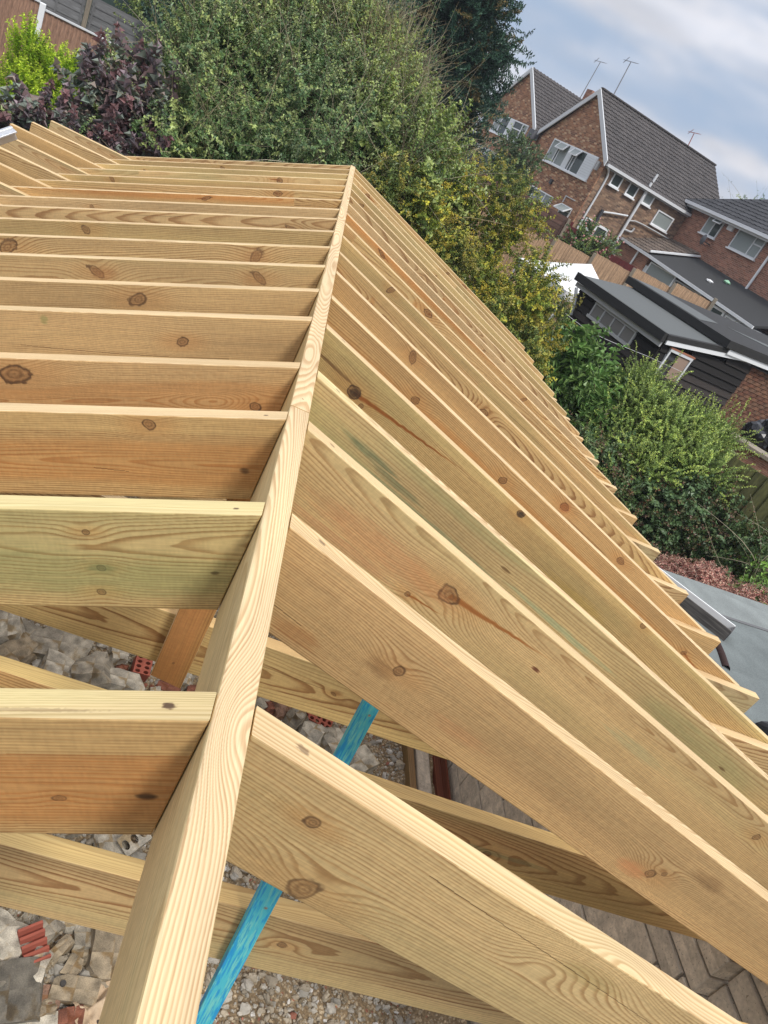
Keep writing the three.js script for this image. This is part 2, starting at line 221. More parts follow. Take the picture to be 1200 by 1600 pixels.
const leftOpts = [
  { hue: [0.99, 0.93, 0.84], tone: 0.75, heart: 0.9, n0: 0.12, d0: 0.02, rs: 0.0046, contrast: 0.85, green: 0.05, autoKnots: 0, bandUp: 0.052, band: 9, knots: [[0.187, 0.13, 0.004, 2, 0.8]], stains: [[0.083, 0.125, 0.012, 0.007, [60, 40, 24], 0.9]], edgeMarks: [[0.05, 0.022, 0.009, 0.007, 0.85], [0.2, 0.012, 0.09, 0.004, 0.22]], edgeGreen: 0.3, edgeEarly: [204, 182, 134], edgeLate: [170, 146, 96] },
  { hue: [0.95, 0.98, 0.9], tone: 0.3, heart: 0.05, n0: 0.05, d0: 0.03, rs: 0.0046, contrast: 0.85, green: 0.9, autoKnots: 0, band: 9, knots: [[0.292, 0.041, 0.006, 1.1, 1], [0.277, 0.112, 0.007, 1.2, 0.9], [0.284, 0.162, 0.007, 1.2, 0.9]], stains: [[0.085, 0.117, 0.008, 0.004, [60, 40, 24], 0.9], [0.277, 0.112, 0.025, 0.012, [84, 108, 74], 0.5], [0.3, 0.12, 0.4, 0.05, [120, 128, 84], 0.45]], edgeMarks: [[0.045, 0.02, 0.006, 0.004, 0.7]], edgeGreen: 0.2 },
  { hue: [0.98, 0.92, 0.82], tone: 0.7, heart: 0.75, n0: 0.11, d0: 0.012, k: 0.03, rs: 0.0046, contrast: 0.9, green: 0.05, autoKnots: 0, bandUp: 0.04, band: 9, knots: [[0.291, 0.02, 0.011, 1.2, 1]], stains: [[0.094, 0.124, 0.012, 0.008, [60, 40, 24], 0.9]], edgeMarks: [[0.045, 0.02, 0.006, 0.004, 0.7]] },
  { hue: [1, 0.94, 0.86], tone: 0.35, heart: 0.6, n0: 0.1, d0: 0.03, green: 0, autoKnots: 0, band: 9, contrast: 0.5, knots: [[0.714, 0.04, 0.024, 1.5, 1], [0.115, 0.107, 0.012, 1.2, 1]], swirl: [[0.2, 0.1, 0.12, 0.05, -0.03]] },
  { hue: [1, 0.97, 0.93], tone: 0.55, heart: 0.15, n0: 0.3, d0: 0.05, green: 0.1, autoKnots: 1, contrast: 0.4, knots: [[0.395, 0.079, 0.013, 1.4, 1]], stains: [[0.801, 0.025, 0.012, 0.014, [112, 124, 70], 0.7]] },
  { hue: [0.98, 0.95, 0.89], tone: 0.4, heart: 0.5, n0: 0.15, d0: 0.05, green: 0.1, autoKnots: 1, contrast: 0.5, knots: [[0.626, 0.05, 0.02, 1.5, 0.9]] },
  { hue: [0.99, 0.97, 0.92], tone: 0.45, heart: 0.2, n0: 0.1, d0: 0.06, green: 0.3, autoKnots: 0, contrast: 0.4, knots: [[0.897, 0.05, 0.016, 2.2, 0.7, 0, -0.7], [0.26, 0.05, 0.015, 2.4, 0.7, 0, -0.8]], stains: [[0.87, 0.06, 0.05, 0.03, [150, 96, 56], 0.5], [0.28, 0.06, 0.05, 0.03, [150, 108, 66], 0.5]] },
  { hue: [0.98, 0.96, 0.9], tone: 0.3, heart: 0.3, n0: 0.1, d0: 0.05, green: 0.2, autoKnots: 0, knots: [[1.412, 0.05, 0.024, 1.8, 0.8, 0, 0.6], [0.326, 0.05, 0.02, 1.9, 0.6, 0, 0.9]], stains: [[0.33, 0.06, 0.06, 0.04, [150, 104, 66], 0.4]] },
];
const leftMats = leftOpts.map((o, i) => woodTex(60 + i, { L: 2.4, ...o }));

const rightLabels = ['nearest rafter on the right slope, with a wide swirl of grain by its top edge', 'second rafter from the near end of the right slope, brown smudged knot near the ridge', 'third rafter on the right slope, large oval knot with an orange streak trailing from it', 'fourth rafter on the right slope, greenish face with a line of dark green specks', 'fifth rafter on the right slope, black knot with a dark crack near the ridge'];
const leftLabels = ['nearest rafter on the left slope, pale green top above an orange-brown face', 'second rafter on the left slope, greenish striped face with three small dark spots', 'third rafter on the left slope, brown cathedral grain and a knot near its top edge', 'fourth rafter on the left slope, big dark knot at the left edge of the photo'];
for (let i = 0; i < 18; i++) {
  const r = rng(900 + i), dy = i < 3 ? 0 : (r() - 0.5) * 0.005;
  { // right slope
    const Lt = Math.min(2.661, (XT(i) - 0.035 - RW / 2) / cR), ys = YJ - 0.197, dv = -Lt * sR - ys, m = i < 8 ? rightMats[i] : varMats[(i * 5 + 1) % 8];
    const poly = [[DR * sR / cR, -DR], [(-ys - DR * cR) / sR, -DR], [Lt + dv * sR, -dv * cR], [Lt, 0], [0, 0]];
    const o = mesh('rafter', timber(poly, T, 3.1, i < 8 ? 0 : r()), m);
    o.position.set(RW / 2 + 0.0015, dy, ZR[i]); o.rotation.z = -aR;
    tag(o, rightLabels[i] || (i === 17 ? 'farthest rafter on the right slope, against the yellow-berried shrub' : `${ORD[i]} rafter along the right slope counted from the near end`), 'rafter', 'rafters on the right slope');
  }
  { // left slope
    const Lt = 2.2, ys = YJ - 0.197, m = i < 8 ? leftMats[i] : varMats[(i * 3 + 2) % 8];
    const xe = 2.035, Lf = (xe - RW / 2) / cL, dv = Math.max(0.02, -Lf * sL - ys);
    const poly = [[DR * sL / cL, -DR], [(-ys - DR * cL) / sL, -DR], [Lf + dv * sL, -dv * cL], [Lf, 0], [0, 0]];
    const o = mesh('rafter', timber(poly, T, i < 8 ? 2.4 : 3.1, i < 8 ? 0 : r()), m);
    o.matrix.makeBasis(new THREE.Vector3(-cL, -sL, 0), new THREE.Vector3(-sL, cL, 0), new THREE.Vector3(0, 0, -1)); o.quaternion.setFromRotationMatrix(o.matrix);
    o.position.set(-RW / 2 - 0.0015, dy, ZR[i] + T);
    tag(o, leftLabels[i] || (i === 17 ? 'farthest rafter on the left slope, just under the green hedge' : `${ORD[i]} rafter along the left slope counted from the near end`), 'rafter', 'rafters on the left slope');
  }
}
// ceiling joists: one beside the foot of each pair of rafters
const joistMats = [
  woodTex(80, { L: 5.4, tone: 0.9, heart: 0.6, n0: 0.09, d0: 0.02, rs: 0.005, contrast: 0.95, green: 0.4, autoKnots: 0, band: 0.135, knots: [[2.98, 0.09, 0.008, 1.3, 1], [4.1, 0.1, 0.009, 1.4, 1]], edgeEarly: [198, 166, 108], edgeLate: [168, 132, 80] }),
  woodTex(81, { L: 5.4, tone: 0.8, heart: 0.2, n0: 0.1, d0: 0.03, rs: 0.005, contrast: 0.9, green: 0.5, autoKnots: 0, band: 0.125, knots: [[3.56, 0.11, 0.01, 1.4, 1]], stains: [[3.5, 0.1, 0.25, 0.012, GS, 0.6]], edgeEarly: [198, 166, 106], edgeLate: [170, 134, 80] }),
  woodTex(82, { L: 5.4, tone: 0.9, heart: 1, n0: 0.1, d0: 0.012, rs: 0.006, contrast: 1, green: 0, autoKnots: 0, band: 0.13, bandUp: 0.045, knots: [[3.07, 0.09, 0.006, 2, 1]], edgeEarly: [208, 176, 122], edgeLate: [184, 148, 98] }),
  woodTex(83, { L: 5.4, tone: 0.3, heart: 0.4, autoKnots: 5 }), woodTex(84, { L: 5.4, tone: 0.5, heart: 0.8, autoKnots: 5 }), woodTex(85, { L: 5.4, tone: 0.2, green: 0.5, autoKnots: 5 }),
];
const ZJ = i => [-0.9734, -1.3803, -1.7785][i - 1] ?? ZR[i] + T + 0.002;
for (let i = 1; i < 18; i++) {
  const x0 = -2.59 + (i % 3) * 0.006, x1 = XT(i), m = joistMats[i <= 3 ? i - 1 : 3 + (i * 7 % 3)];
  const poly = [[0, -DJ], [x1 - x0 - 0.012, -DJ], [x1 - x0, 0], [0.004, 0]];
  const o = mesh('ceiling_joist', timber(poly, T, 5.4, 0), m); o.position.set(x0, YJ, ZJ(i));
  const nm = ['nearest ceiling joist, low across the bottom of the photo over rubble', 'second ceiling joist, crossing behind the nearest right rafter above grey blockwork', 'third ceiling joist, with a dark orange stripe along its middle'];
  tag(o, nm[i - 1] || `${ORD[i - 1]} ceiling joist from the near end, its cut end poking past the right eave`, 'joist', 'ceiling joists');
}
// ridge boards
const rid0 = woodTex(90, { L: 2.2, H: 300, tone: 0, heart: 0, green: 0.25, contrast: 0.3, autoKnots: 0, band: 9, depth: 0.22, ers: 0.0029, early: [212, 188, 138], late: [184, 152, 100], edgeEarly: [212, 187, 145], edgeLate: [172, 136, 94], edgeRings: [[0.75, 0.02, 0.3, 0.012], [1.05, 0.026, 0.1, 0.03]], edgeMarks: [] });
const rid1 = woodTex(91, { L: 6.3, H: 300, tone: 0, heart: 0, green: 0.2, contrast: 0.3, autoKnots: 0, band: 9, depth: 0.22, ers: 0.0029, early: [212, 188, 138], late: [184, 152, 100], edgeEarly: [212, 187, 145], edgeLate: [178, 142, 98], edgeRings: [[0.4, 0.02, 0.3, 0.02], [1.6, 0.03, 0.4, 0.03], [3, 0.02, 0.5, 0.02]], edgeMarks: [[0.06, 0.024, 0.004, 0.003, 0.6]] });
function ridge(z0, z1, m, L, label) {
  const len = z0 - z1, bev = 0.004, o = mesh('ridge_board', timber([[0, -0.22], [len, -0.22], [len, 0], [0, 0]], RW, L, 0, 0.22, bev), m);
  o.rotation.y = Math.PI / 2; o.position.set(-RW / 2, 0.001, z0); tag(o, label, 'ridge board', 'ridge boards');
}
ridge(0.45, -1.539, rid0, 2.2, 'near length of ridge board, widest at the bottom of the photo');
ridge(-1.543, -7.62, rid1, 6.3, 'far length of ridge board beyond the butt joint, narrowing towards the hedge');

// hanger and blue battens fixed to the joists
const hang = woodTex(95, { L: 1.2, tone: 0.8, heart: 0.9, n0: 0.05, d0: 0.03, depth: 0.12, autoKnots: 0, knots: [[0.74, 0.05, 0.003, 1.3, 1], [0.83, 0.055, 0.003, 1.3, 1]], early: [164, 120, 68], late: [126, 84, 42] });
{
  const g = timber([[0, -0.098], [0.815, -0.098], [0.83, 0], [0, 0]], T, 1.2, 0.0, 0.12), o = mesh('timber_hanger', g, hang);
  o.matrix.makeBasis(new THREE.Vector3(0, -1, 0), new THREE.Vector3(1, 0, 0), new THREE.Vector3(0, 0, 1)); o.quaternion.setFromRotationMatrix(o.matrix); o.position.set(0.034, -0.221, -1.7305);
  tag(o, 'short brown upright timber hanging from the ridge in front of the third joist', 'timber');
}
const blueTex = dataTex(96, 1024, (i, j) => {
  const a = fbm(i * 0.07 + 4, j * 0.007, 4), b = vn(i * 0.5, j * 0.02 + 9), sp = 0.6 * sstep(0.5, 0.68, fbm(i * 0.13, j * 0.016 + 30, 5) + 0.1 * Math.abs(i / 48 - 1)), gl = sstep(0.46, 0.6, a) * (0.5 + 0.5 * b);
  return [mix(78, 128, gl) * (1 - 0.85 * sp), mix(190, 206, gl) - 62 * sp, mix(204, 196, gl) + 2 * sp];
});
const blueM = std(0xffffff, 0.55, { map: blueTex });
function batten(xTop, xBot, yTop, yBot, z, label) {
  const g = new RoundedBoxGeometry(0.044, 1, 0.024, 2, 0.0025), o = mesh('blue_batten', g, blueM), L = Math.hypot(yTop - yBot, xTop - xBot);
  const P = g.attributes.position, uv = g.attributes.uv; for (let i = 0; i < P.count; i++) uv.setXY(i, P.getX(i) / 0.044 + 0.5 + P.getZ(i) * 5, P.getY(i) + 0.5);
  o.scale.y = L; o.position.set((xTop + xBot) / 2, (yTop + yBot) / 2, z); o.rotation.z = Math.atan2(-(xTop - xBot), yTop - yBot); tag(o, label, 'batten');
  const nl = mesh('nail_head', new THREE.CylinderGeometry(0.0035, 0.0035, 0.003, 12).rotateX(Math.PI / 2), std([0.5, 0.5, 0.5], 0.35, { metalness: 0.8 }), o); nl.scale.y = 1 / L; nl.position.set(0.006, 0.5 - 0.105 / L, 0.0125);
}
batten(0.288, 0.341, -0.66, -1.36, -0.9735 + T + 0.0135, 'long blue-stained batten upright by the bottom of the ridge board');
batten(0.426, 0.463, -0.46, -1.03, -1.3803 + T + 0.0135, 'short blue-stained batten between the two nearest right rafters');
// ------------------------------------------------------------------ ground and the building below the roof
const gy = (x, z) => -3.06 + 1.7 * sstep(12, 36, -z) + 0.35 * sstep(4.2, 5.6, x) * sstep(-16, -11, z) + 0.05 * sn(x * 0.6, z * 0.6);
const earthTex = dataTex(1024, 1024, (i, j) => {
  const x = i / 1024 * 4, y = j / 1024 * 4, per = (f, ox) => { const a = vn(x * f + ox, y * f), b = vn((x - 4) * f + ox, y * f), c = vn(x * f + ox, (y - 4) * f), d = vn((x - 4) * f + ox, (y - 4) * f), u = sstep(3.4, 4, x), w = sstep(3.4, 4, y); return mix(mix(a, b, u), mix(c, d, u), w); };
  const n = per(1.5, 3) * 0.4 + per(6, 9) * 0.3 + per(30, 2) * 0.3, gsp = per(70, 5), grass = sstep(0.5, 0.64, per(2.2, 40));
  const v = 0.6 + 0.8 * n * (0.6 + 0.8 * gsp); return [mix(92, 74, grass) * v, mix(76, 84, grass) * v, mix(56, 44, grass) * v];
});
{
  const N = 120, g = new THREE.PlaneGeometry(1, 1, N, N), P = g.attributes.position, U = g.attributes.uv;
  for (let i = 0; i < P.count; i++) { const a = P.getX(i) * 2, b = P.getY(i) * 2, x = Math.sign(a) * (Math.abs(a) * 14 + Math.abs(a) ** 5 * 420), z = -12 - Math.sign(b) * (Math.abs(b) * 26 + Math.abs(b) ** 5 * 420); P.setXYZ(i, x, gy(x, z) - 0.02, z); U.setXY(i, x / 4, z / 4); }
  g.computeVertexNormals(); mesh('ground', g, std(0xffffff, 0.95, { map: earthTex })).userData.kind = 'structure';
}
const YG = -2.99;
const rubH = (x, z) => YG + 0.03 * sn(x * 5, z * 5) + 0.015 * sn(x * 17, z * 17) + 0.05 * sstep(0.7, -0.5, x) * vn(x * 2.2, z * 2.2);
const gravelTex = dataTex(1024, 1024, (i, j) => {
  const x = i / 512, y = j / 512; let best = 9, id = 0; const f = 62, cx = Math.floor(x * f), cy = Math.floor(y * f);
  for (let a = -1; a < 2; a++) for (let b = -1; b < 2; b++) { const X = cx + a, Y = cy + b, px = X + hsh(X % 124 + 500, Y % 124 + 3), py = Y + hsh(X % 124 + 900, Y % 124 + 77), d = Math.hypot(px - x * f, py - y * f) * (0.8 + 0.8 * hsh(X % 124 + 7, Y % 124 + 19)); if (d < best) { best = d; id = hsh(X % 124 + 31, Y % 124 + 41); } }
  const st = sstep(0.55, 0.35, best) * (id > 0.45 ? 1 : 0), fine = vn(x * 160, y * 160), low = fbm(x * 3 + 2, y * 3, 4);
  const k = 0.72 + 0.5 * fine * 0.7 + 0.3 * (low - 0.5), s = id > 0.93 ? 1.25 : 0.85 + 0.3 * id;
  const red = id > 0.9 && id < 0.93; return [mix(134, red ? 150 : 160 * s, st) * k, mix(114, red ? 100 : 144 * s, st) * k, mix(86, red ? 78 : 118 * s, st) * k];
});
{
  const g = new THREE.PlaneGeometry(4.35, 8.4, 120, 220), P = g.attributes.position, U = g.attributes.uv;
  for (let i = 0; i < P.count; i++) { const x = P.getX(i) - 0.03, z = -3.5 - P.getY(i); P.setXYZ(i, x, rubH(x, z), z); U.setXY(i, x / 2, z / 2); }
  g.computeVertexNormals(); mesh('bare_earth_floor', g, std(0xffffff, 0.95, { map: gravelTex })).userData.kind = 'structure';
}
// block walls under the eaves
const blockTex = dataTex(512, 512, (i, j) => { const x = i / 512, y = j / 512, n = fbm(x * 7 + 3, y * 7, 5), p = fbm(x * 50, y * 50 + 8, 3), pit = vn(x * 150, y * 150) > 0.9 ? 0.72 : 1; const v = (0.74 + 0.34 * n + 0.2 * (p - 0.5)) * pit; return [222 * v, 208 * v, 188 * v]; });
const blockMs = [0.92, 1, 1.07].map(k => std(new THREE.Color(k, k * 0.995, k * 0.98), 0.92, { map: blockTex, bumpMap: blockTex, bumpScale: 0.003 }));
const mortarM = std([0.2, 0.185, 0.16], 0.95);
function boxUV(g, sc = 1) { const P = g.attributes.position, N = g.attributes.normal, U = g.attributes.uv; for (let i = 0; i < P.count; i++) { const ax = Math.abs(N.getX(i)), ay = Math.abs(N.getY(i)); const a = ax > 0.6 ? P.getZ(i) : P.getX(i), b = ay > 0.6 ? P.getZ(i) : P.getY(i); U.setXY(i, a * sc, b * sc); } return g; }
const COURSES = [-3.3, -3.075, -2.85, -2.625, -2.4, -2.175, -1.95, -1.6, -1.49, -1.375, -1.26, -1.145, -1.08];
function blockWall(side, label) {
  const t = thing('block_wall', label, 'wall'), r = rng(side > 0 ? 5 : 6), xin = 2.2 * side, geoC = {};
  for (let c = 0; c < COURSES.length - 1; c++) {
    const y0 = COURSES[c] + 0.006, y1 = COURSES[c + 1] - 0.006, offs = [0.21, 0, 0.21, 0, 0.21, 0, 0.21, 0.05, 0.3, 0.12, 0.33, 0][c], Lb = y1 - y0 < 0.15 ? 0.62 : 0.45;
    for (let k = 0; k < 20; k++) {
      let z1 = 0.36 - offs - k * Lb, z0 = z1 - Lb + 0.012; if (z1 < -7.4) break; z0 = Math.max(z0, -7.6);
      for (const [a, b] of z0 < -1.47 && z1 > -1.47 ? [[z0, -1.474], [-1.466, z1]] : [[z0, z1]]) { if (b - a < 0.03) continue; const inner = b < -1.47;
      const key = [y1 - y0, b - a].map(v => v.toFixed(3)).join(), wd = 0.1; const g = geoC[key] ||= boxUV(new RoundedBoxGeometry(wd, y1 - y0, b - a, 1, 0.006), 1.7);
      const m = mesh('block', g, blockMs[Math.floor(r() * 3)], t); m.position.set(xin + side * ((inner ? 0.05 : 0.12) + (r() - 0.5) * 0.008), (y0 + y1) / 2, (a + b) / 2); }
    }
  }
  mesh('mortar', merge([box(xin + side * 0.012, xin + side * 0.098, -3.3, -1.085, -7.58, -1.485), box(xin + side * 0.082, xin + side * 0.165, -3.3, -1.085, -1.46, 0.35)]), mortarM, t);
  mesh('wall_plate', box(xin + side * 0.002, xin + side * 0.1, -1.079, -1.0272, -7.6, 0.38, 0.003), std([0.42, 0.3, 0.16], 0.8), t);
  return t;
}
blockWall(1, 'grey concrete block wall under the right eave, seen between the near joists');
blockWall(-1, 'grey concrete block wall carrying the left ends of the joists');
const oldWood = woodTex(97, { L: 4, tone: 0.9, early: [134, 106, 70], late: [104, 78, 48], edgeEarly: [140, 110, 72], edgeLate: [112, 84, 52], autoKnots: 2, W: 1024, H: 160 });
{ const o = mesh('edge_timber', timber([[0, -0.08], [4, -0.08], [4, 0], [0, 0]], 0.05, 4, 0, 0.2), oldWood); o.rotation.y = Math.PI / 2; o.position.set(1.875, YG + 0.06, -2.5); o.rotation.y = Math.PI / 2 + 0.012; tag(o, 'old brown timber edging on the ground beside the block wall', 'timber'); }
tag(mesh('concrete_kerb', boxUV(box(1.945, 2.055, -3.2, YG + 0.03, -6.4, -2.5, 0.012), 1.5), blockMs[0]), 'pale concrete strip between the old timber edging and the rusty steel', 'kerb');
const rust = std(0xffffff, 0.85, { map: dataTex(128, 128, (i, j) => { const n = fbm(i * 0.08, j * 0.08, 4); return [70 + 60 * n, 40 + 26 * n, 28 + 12 * n]; }) });
tag(mesh('steel_angle', merge([box(2.1, 2.16, -3.1, YG + 0.015, -6.4, -2.5), box(2.15, 2.16, YG + 0.02, YG + 0.09, -6.4, -2.5)]), rust), 'rusty dark steel angle lying along the foot of the block wall', 'steel section');

// rubble ---------------------------------------------------------------------------------
const stoneTex = dataTex(256, 256, (i, j) => { const n = fbm(i * 0.03, j * 0.03, 5), p = vn(i * 0.6, j * 0.6); const v = 0.6 + 0.6 * n + 0.2 * (p - 0.5), d = sstep(0.5, 0.66, fbm(i * 0.018 + 40, j * 0.018, 4)); return [mix(208, 178, d) * v, mix(203, 160, d) * v, mix(192, 130, d) * v]; });
const rubC = { grey: [0.54, 0.5, 0.43], white: [0.76, 0.72, 0.64], dark: [0.23, 0.215, 0.19], tan: [0.5, 0.42, 0.31], red: [0.36, 0.14, 0.09], pink: [0.5, 0.31, 0.23] };
const rubM = Object.fromEntries(Object.entries(rubC).map(([k, c]) => [k, std(c, 0.93, { map: stoneTex, bumpMap: stoneTex, bumpScale: 0.004 })]));
function chunkGeo(w, h, d, seed, rough = 0.14) {
  let g = new THREE.BoxGeometry(w, h, d, 4, 3, 4); const P = g.attributes.position, r = rng(seed), cut = [];
  for (let i = 0; i < 5; i++) { const n = new THREE.Vector3(r() - 0.5, r() - 0.3, r() - 0.5).normalize(), e = (Math.abs(n.x) * w + Math.abs(n.y) * h + Math.abs(n.z) * d) / 2; cut.push([n, e * mix(0.62, 0.95, r())]); }
  const v = new THREE.Vector3(), mn = Math.min(w, h, d);
  for (let i = 0; i < P.count; i++) { v.fromBufferAttribute(P, i); for (const [n, e] of cut) { const q = v.dot(n) - e; if (q > 0) v.addScaledVector(n, -q); } const k = [v.x, v.y, v.z].map(a => Math.round(a * 400)); const j = a => (hsh(k[0] * 3 + a + seed * 17 + 9000, k[1] * 5 + k[2] * 11 + a + 9000) - 0.5) * rough * mn; v.x += j(1); v.y += j(2); v.z += j(3); P.setXYZ(i, v.x, v.y, v.z); }
  g = g.toNonIndexed(); g.computeVertexNormals(); return boxUV(g, 3);
}
let rubN = 0;
function chunk(name, x, z, w, h, d, kind, label, cat = 'rubble', o = {}) {
  const m = mesh(name, o.geo || chunkGeo(w, h, d, ++rubN, o.rough), o.mat || rubM[kind]); m.position.set(x, rubH(x, z) + h * (o.lift ?? 0.32), z); m.rotation.set(o.rx ?? sn(rubN * 3.1, 1) * 0.25, o.ry ?? rubN * 1.7, o.rz ?? sn(rubN * 5.3, 2) * 0.25); return tag(m, label, cat);
}
chunk('concrete_block', -0.57, -3.6, 0.36, 0.15, 0.22, 'grey', 'largest grey block fragment left of the brown timber hanger', 'block', { ry: 0.1, rough: 0.04, rx: 0.3 });
chunk('concrete_block', -0.5, -3.4, 0.22, 0.14, 0.2, 'white', 'pale block piece just above the second ceiling joist on the left', 'block', { ry: 0.2, rough: 0.05 });
chunk('concrete_block', -0.32, -3.46, 0.23, 0.18, 0.2, 'grey', 'mottled square concrete lump between the large block and the holed red brick', 'block', { ry: 0.15, rough: 0.1 });
chunk('concrete_block', -0.12, -3.46, 0.24, 0.12, 0.13, 'white', 'flat pale block end below the holed red brick', 'block', { ry: 0.1, rough: 0.05 });
chunk('concrete_block', -0.23, -3.64, 0.11, 0.14, 0.1, 'white', 'small upright white block piece under the third joist', 'block', { ry: 0.3, rough: 0.1 });
chunk('concrete_block', -0.87, -3.62, 0.14, 0.2, 0.26, 'white', 'tall pale block piece at the left edge under the third joist', 'block', { rz: 0.4, ry: 0.4 });
chunk('concrete_block', -0.74, -3.6, 0.2, 0.14, 0.14, 'grey', 'broken grey block with a curved hollow at the left edge', 'block', { ry: -0.3, rx: 0.5 });
chunk('rubble_stone', -0.79, -3.41, 0.3, 0.1, 0.17, 'tan', 'broad beige lump above the second joist at the left edge');
chunk('brick_fragment', -0.72, -3.48, 0.07, 0.06, 0.06, 'red', 'little red brick bit between beige lump and large grey block', 'brick');
chunk('brick_fragment', -0.17, -3.58, 0.06, 0.07, 0.08, 'red', 'orange brick bit touching the left side of the holed red brick', 'brick');
chunk('brick_fragment', 0.14, -3.58, 0.16, 0.08, 0.09, 'red', 'red brick end below the foot of the brown hanger', 'brick');
chunk('rubble_stone', 0.24, -3.68, 0.09, 0.1, 0.08, 'white', 'white lump right of the hanger foot, beside the ridge board');
chunk('brick_fragment', 0.31, -3.62, 0.1, 0.07, 0.08, 'red', 'red brick lump close to the ridge board below the third joist', 'brick');
chunk('rubble_stone', 0.07, -3.49, 0.1, 0.06, 0.07, 'white', 'low white stone on the top edge of the nearest left rafter, left one');
chunk('rubble_stone', 0.18, -3.52, 0.14, 0.07, 0.07, 'white', 'long white stone below the red brick end by the hanger');
chunk('rubble_stone', 0.9, -3.68, 0.13, 0.16, 0.13, 'pink', 'beige upright lump right of the ridge board under the third joist');
chunk('brick_fragment', 0.82, -3.67, 0.1, 0.1, 0.1, 'red', 'dull red brick piece closest to the right side of the ridge board', 'brick');
chunk('rubble_stone', 0.73, -3.7, 0.16, 0.1, 0.12, 'grey', 'grey lump half hidden by the right side of the ridge board');
chunk('rubble_stone', 1.0, -3.62, 0.12, 0.2, 0.12, 'grey', 'tall grey mortar lump left of the second holed red brick');
chunk('concrete_block', 1.12, -3.54, 0.17, 0.16, 0.16, 'white', 'white angular lump just below the second holed red brick', 'block');
chunk('concrete_block', 1.25, -3.6, 0.14, 0.16, 0.14, 'grey', 'grey angular lump left of the short blue batten', 'block');
chunk('concrete_block', 1.3, -3.5, 0.16, 0.14, 0.26, 'white', 'long pale block end meeting the short blue batten', 'block', { ry: 0.5, rough: 0.05 });
chunk('concrete_block', 1.5, -3.47, 0.2, 0.1, 0.17, 'white', 'pale block corner right of the short blue batten', 'block', { ry: 0.7, rough: 0.03 });
chunk('concrete_slab', -0.08, -1.66, 0.26, 0.06, 0.23, 'dark', 'dark grey slab in the bottom left corner', 'slab', { ry: 0.3, rx: 0.15, rz: 0.05, rough: 0.05, lift: 0.9 });
chunk('concrete_block', 0.17, -1.74, 0.2, 0.08, 0.1, 'tan', 'brownish block with a round hole, left of the bottom of the ridge board', 'block', { ry: 0.05, rough: 0.05 });
tag(mesh('dark_hole_disc', new THREE.CylinderGeometry(0.012, 0.012, 0.012, 14), std([0.05, 0.045, 0.04], 0.9)), 'dark disc standing in for the shaded round hole in the brownish block', 'disc').position.set(0.115, rubH(0.17, -1.74) + 0.072, -1.74);  // solid disc coloured dark in place of the shade inside a hole
chunk('brick_fragment', 0.08, -1.69, 0.1, 0.07, 0.08, 'pink', 'pinkish brick piece between the dark slab and the brownish block', 'brick');
chunk('pipe_fragment', 0.08, -1.64, 0.07, 0.07, 0.08, 'tan', 'short brown clay lump below the pinkish brick piece', 'pipe');
chunk('brick_fragment', 0.19, -1.615, 0.14, 0.07, 0.11, 'red', 'rough red brick lump at the bottom edge left of the ridge board', 'brick');
chunk('concrete_block', 0.05, -1.57, 0.2, 0.08, 0.09, 'white', 'pale block strip at the bottom edge below the dark slab', 'block', { ry: 0.35, rough: 0.04 });
chunk('concrete_block', 0.27, -1.91, 0.19, 0.12, 0.21, 'tan', 'large beige block leaning beside the ridge board below the nearest joist', 'block', { ry: 0.2, rough: 0.06 });
chunk('rubble_stone', 0.05, -1.86, 0.05, 0.06, 0.14, 'tan', 'long beige stone right of the broken red hollow brick', 'rubble', { ry: -0.5 });
chunk('rubble_stone', -0.03, -1.94, 0.13, 0.07, 0.1, 'grey', 'grey slice of stone just above the broken red hollow brick');
chunk('rubble_stone', -0.2, -1.85, 0.26, 0.12, 0.2, 'white', 'large white rough lump at the left edge below the nearest joist');
chunk('rubble_stone', -0.16, -1.74, 0.24, 0.1, 0.17, 'grey', 'large grey rough lump at the left edge above the dark slab');
chunk('rubble_stone', 0.13, -1.82, 0.07, 0.05, 0.09, 'tan', 'small square beige stone above the brownish block');
chunk('rubble_stone', -0.01, -1.76, 0.16, 0.08, 0.08, 'white', 'white-edged lump along the top of the dark slab');
chunk('rubble_stone', 0.16, -1.89, 0.1, 0.06, 0.08, 'tan', 'brown pebble-sided lump left of the leaning beige block');
chunk('rubble_stone', 0.14, -1.97, 0.14, 0.07, 0.1, 'grey', 'blue-grey lump touching the underside of the nearest joist');
chunk('rubble_stone', 0.02, -2.02, 0.16, 0.07, 0.12, 'white', 'pale lump below the nearest joist, right of the red hollow brick');
// perforated bricks
const redM = std(0xffffff, 0.9, { map: dataTex(128, 128, (i, j) => { const n = fbm(i * 0.07, j * 0.07, 4); return [126 + 44 * n, 66 + 26 * n, 50 + 24 * n]; }) });
function holed(w, d, h, nx, nz, rx, rz) { const s = new THREE.Shape([[-w / 2, -d / 2], [w / 2, -d / 2], [w / 2, d / 2], [-w / 2, d / 2]].map(p => new THREE.Vector2(...p))); for (let a = 0; a < nx; a++) for (let b = 0; b < nz; b++) { const p = new THREE.Path(); p.absellipse(-w / 2 + (a + 0.5) * w / nx, -d / 2 + (b + 0.5) * d / nz, rx, rz, 0, Math.PI * 2, true); s.holes.push(p); } const g = new THREE.ExtrudeGeometry(s, { depth: h, bevelEnabled: false, curveSegments: 10 }); g.rotateX(-Math.PI / 2); return g; }
chunk('perforated_brick', -0.07, -3.62, 0, 0.12, 0, 'red', 'red brick with two rows of four holes beside the foot of the hanger', 'brick', { geo: holed(0.105, 0.13, 0.1, 2, 4, 0.016, 0.011), mat: redM, rx: 0.3, ry: 0.12, rz: -0.1, lift: 0.2 });
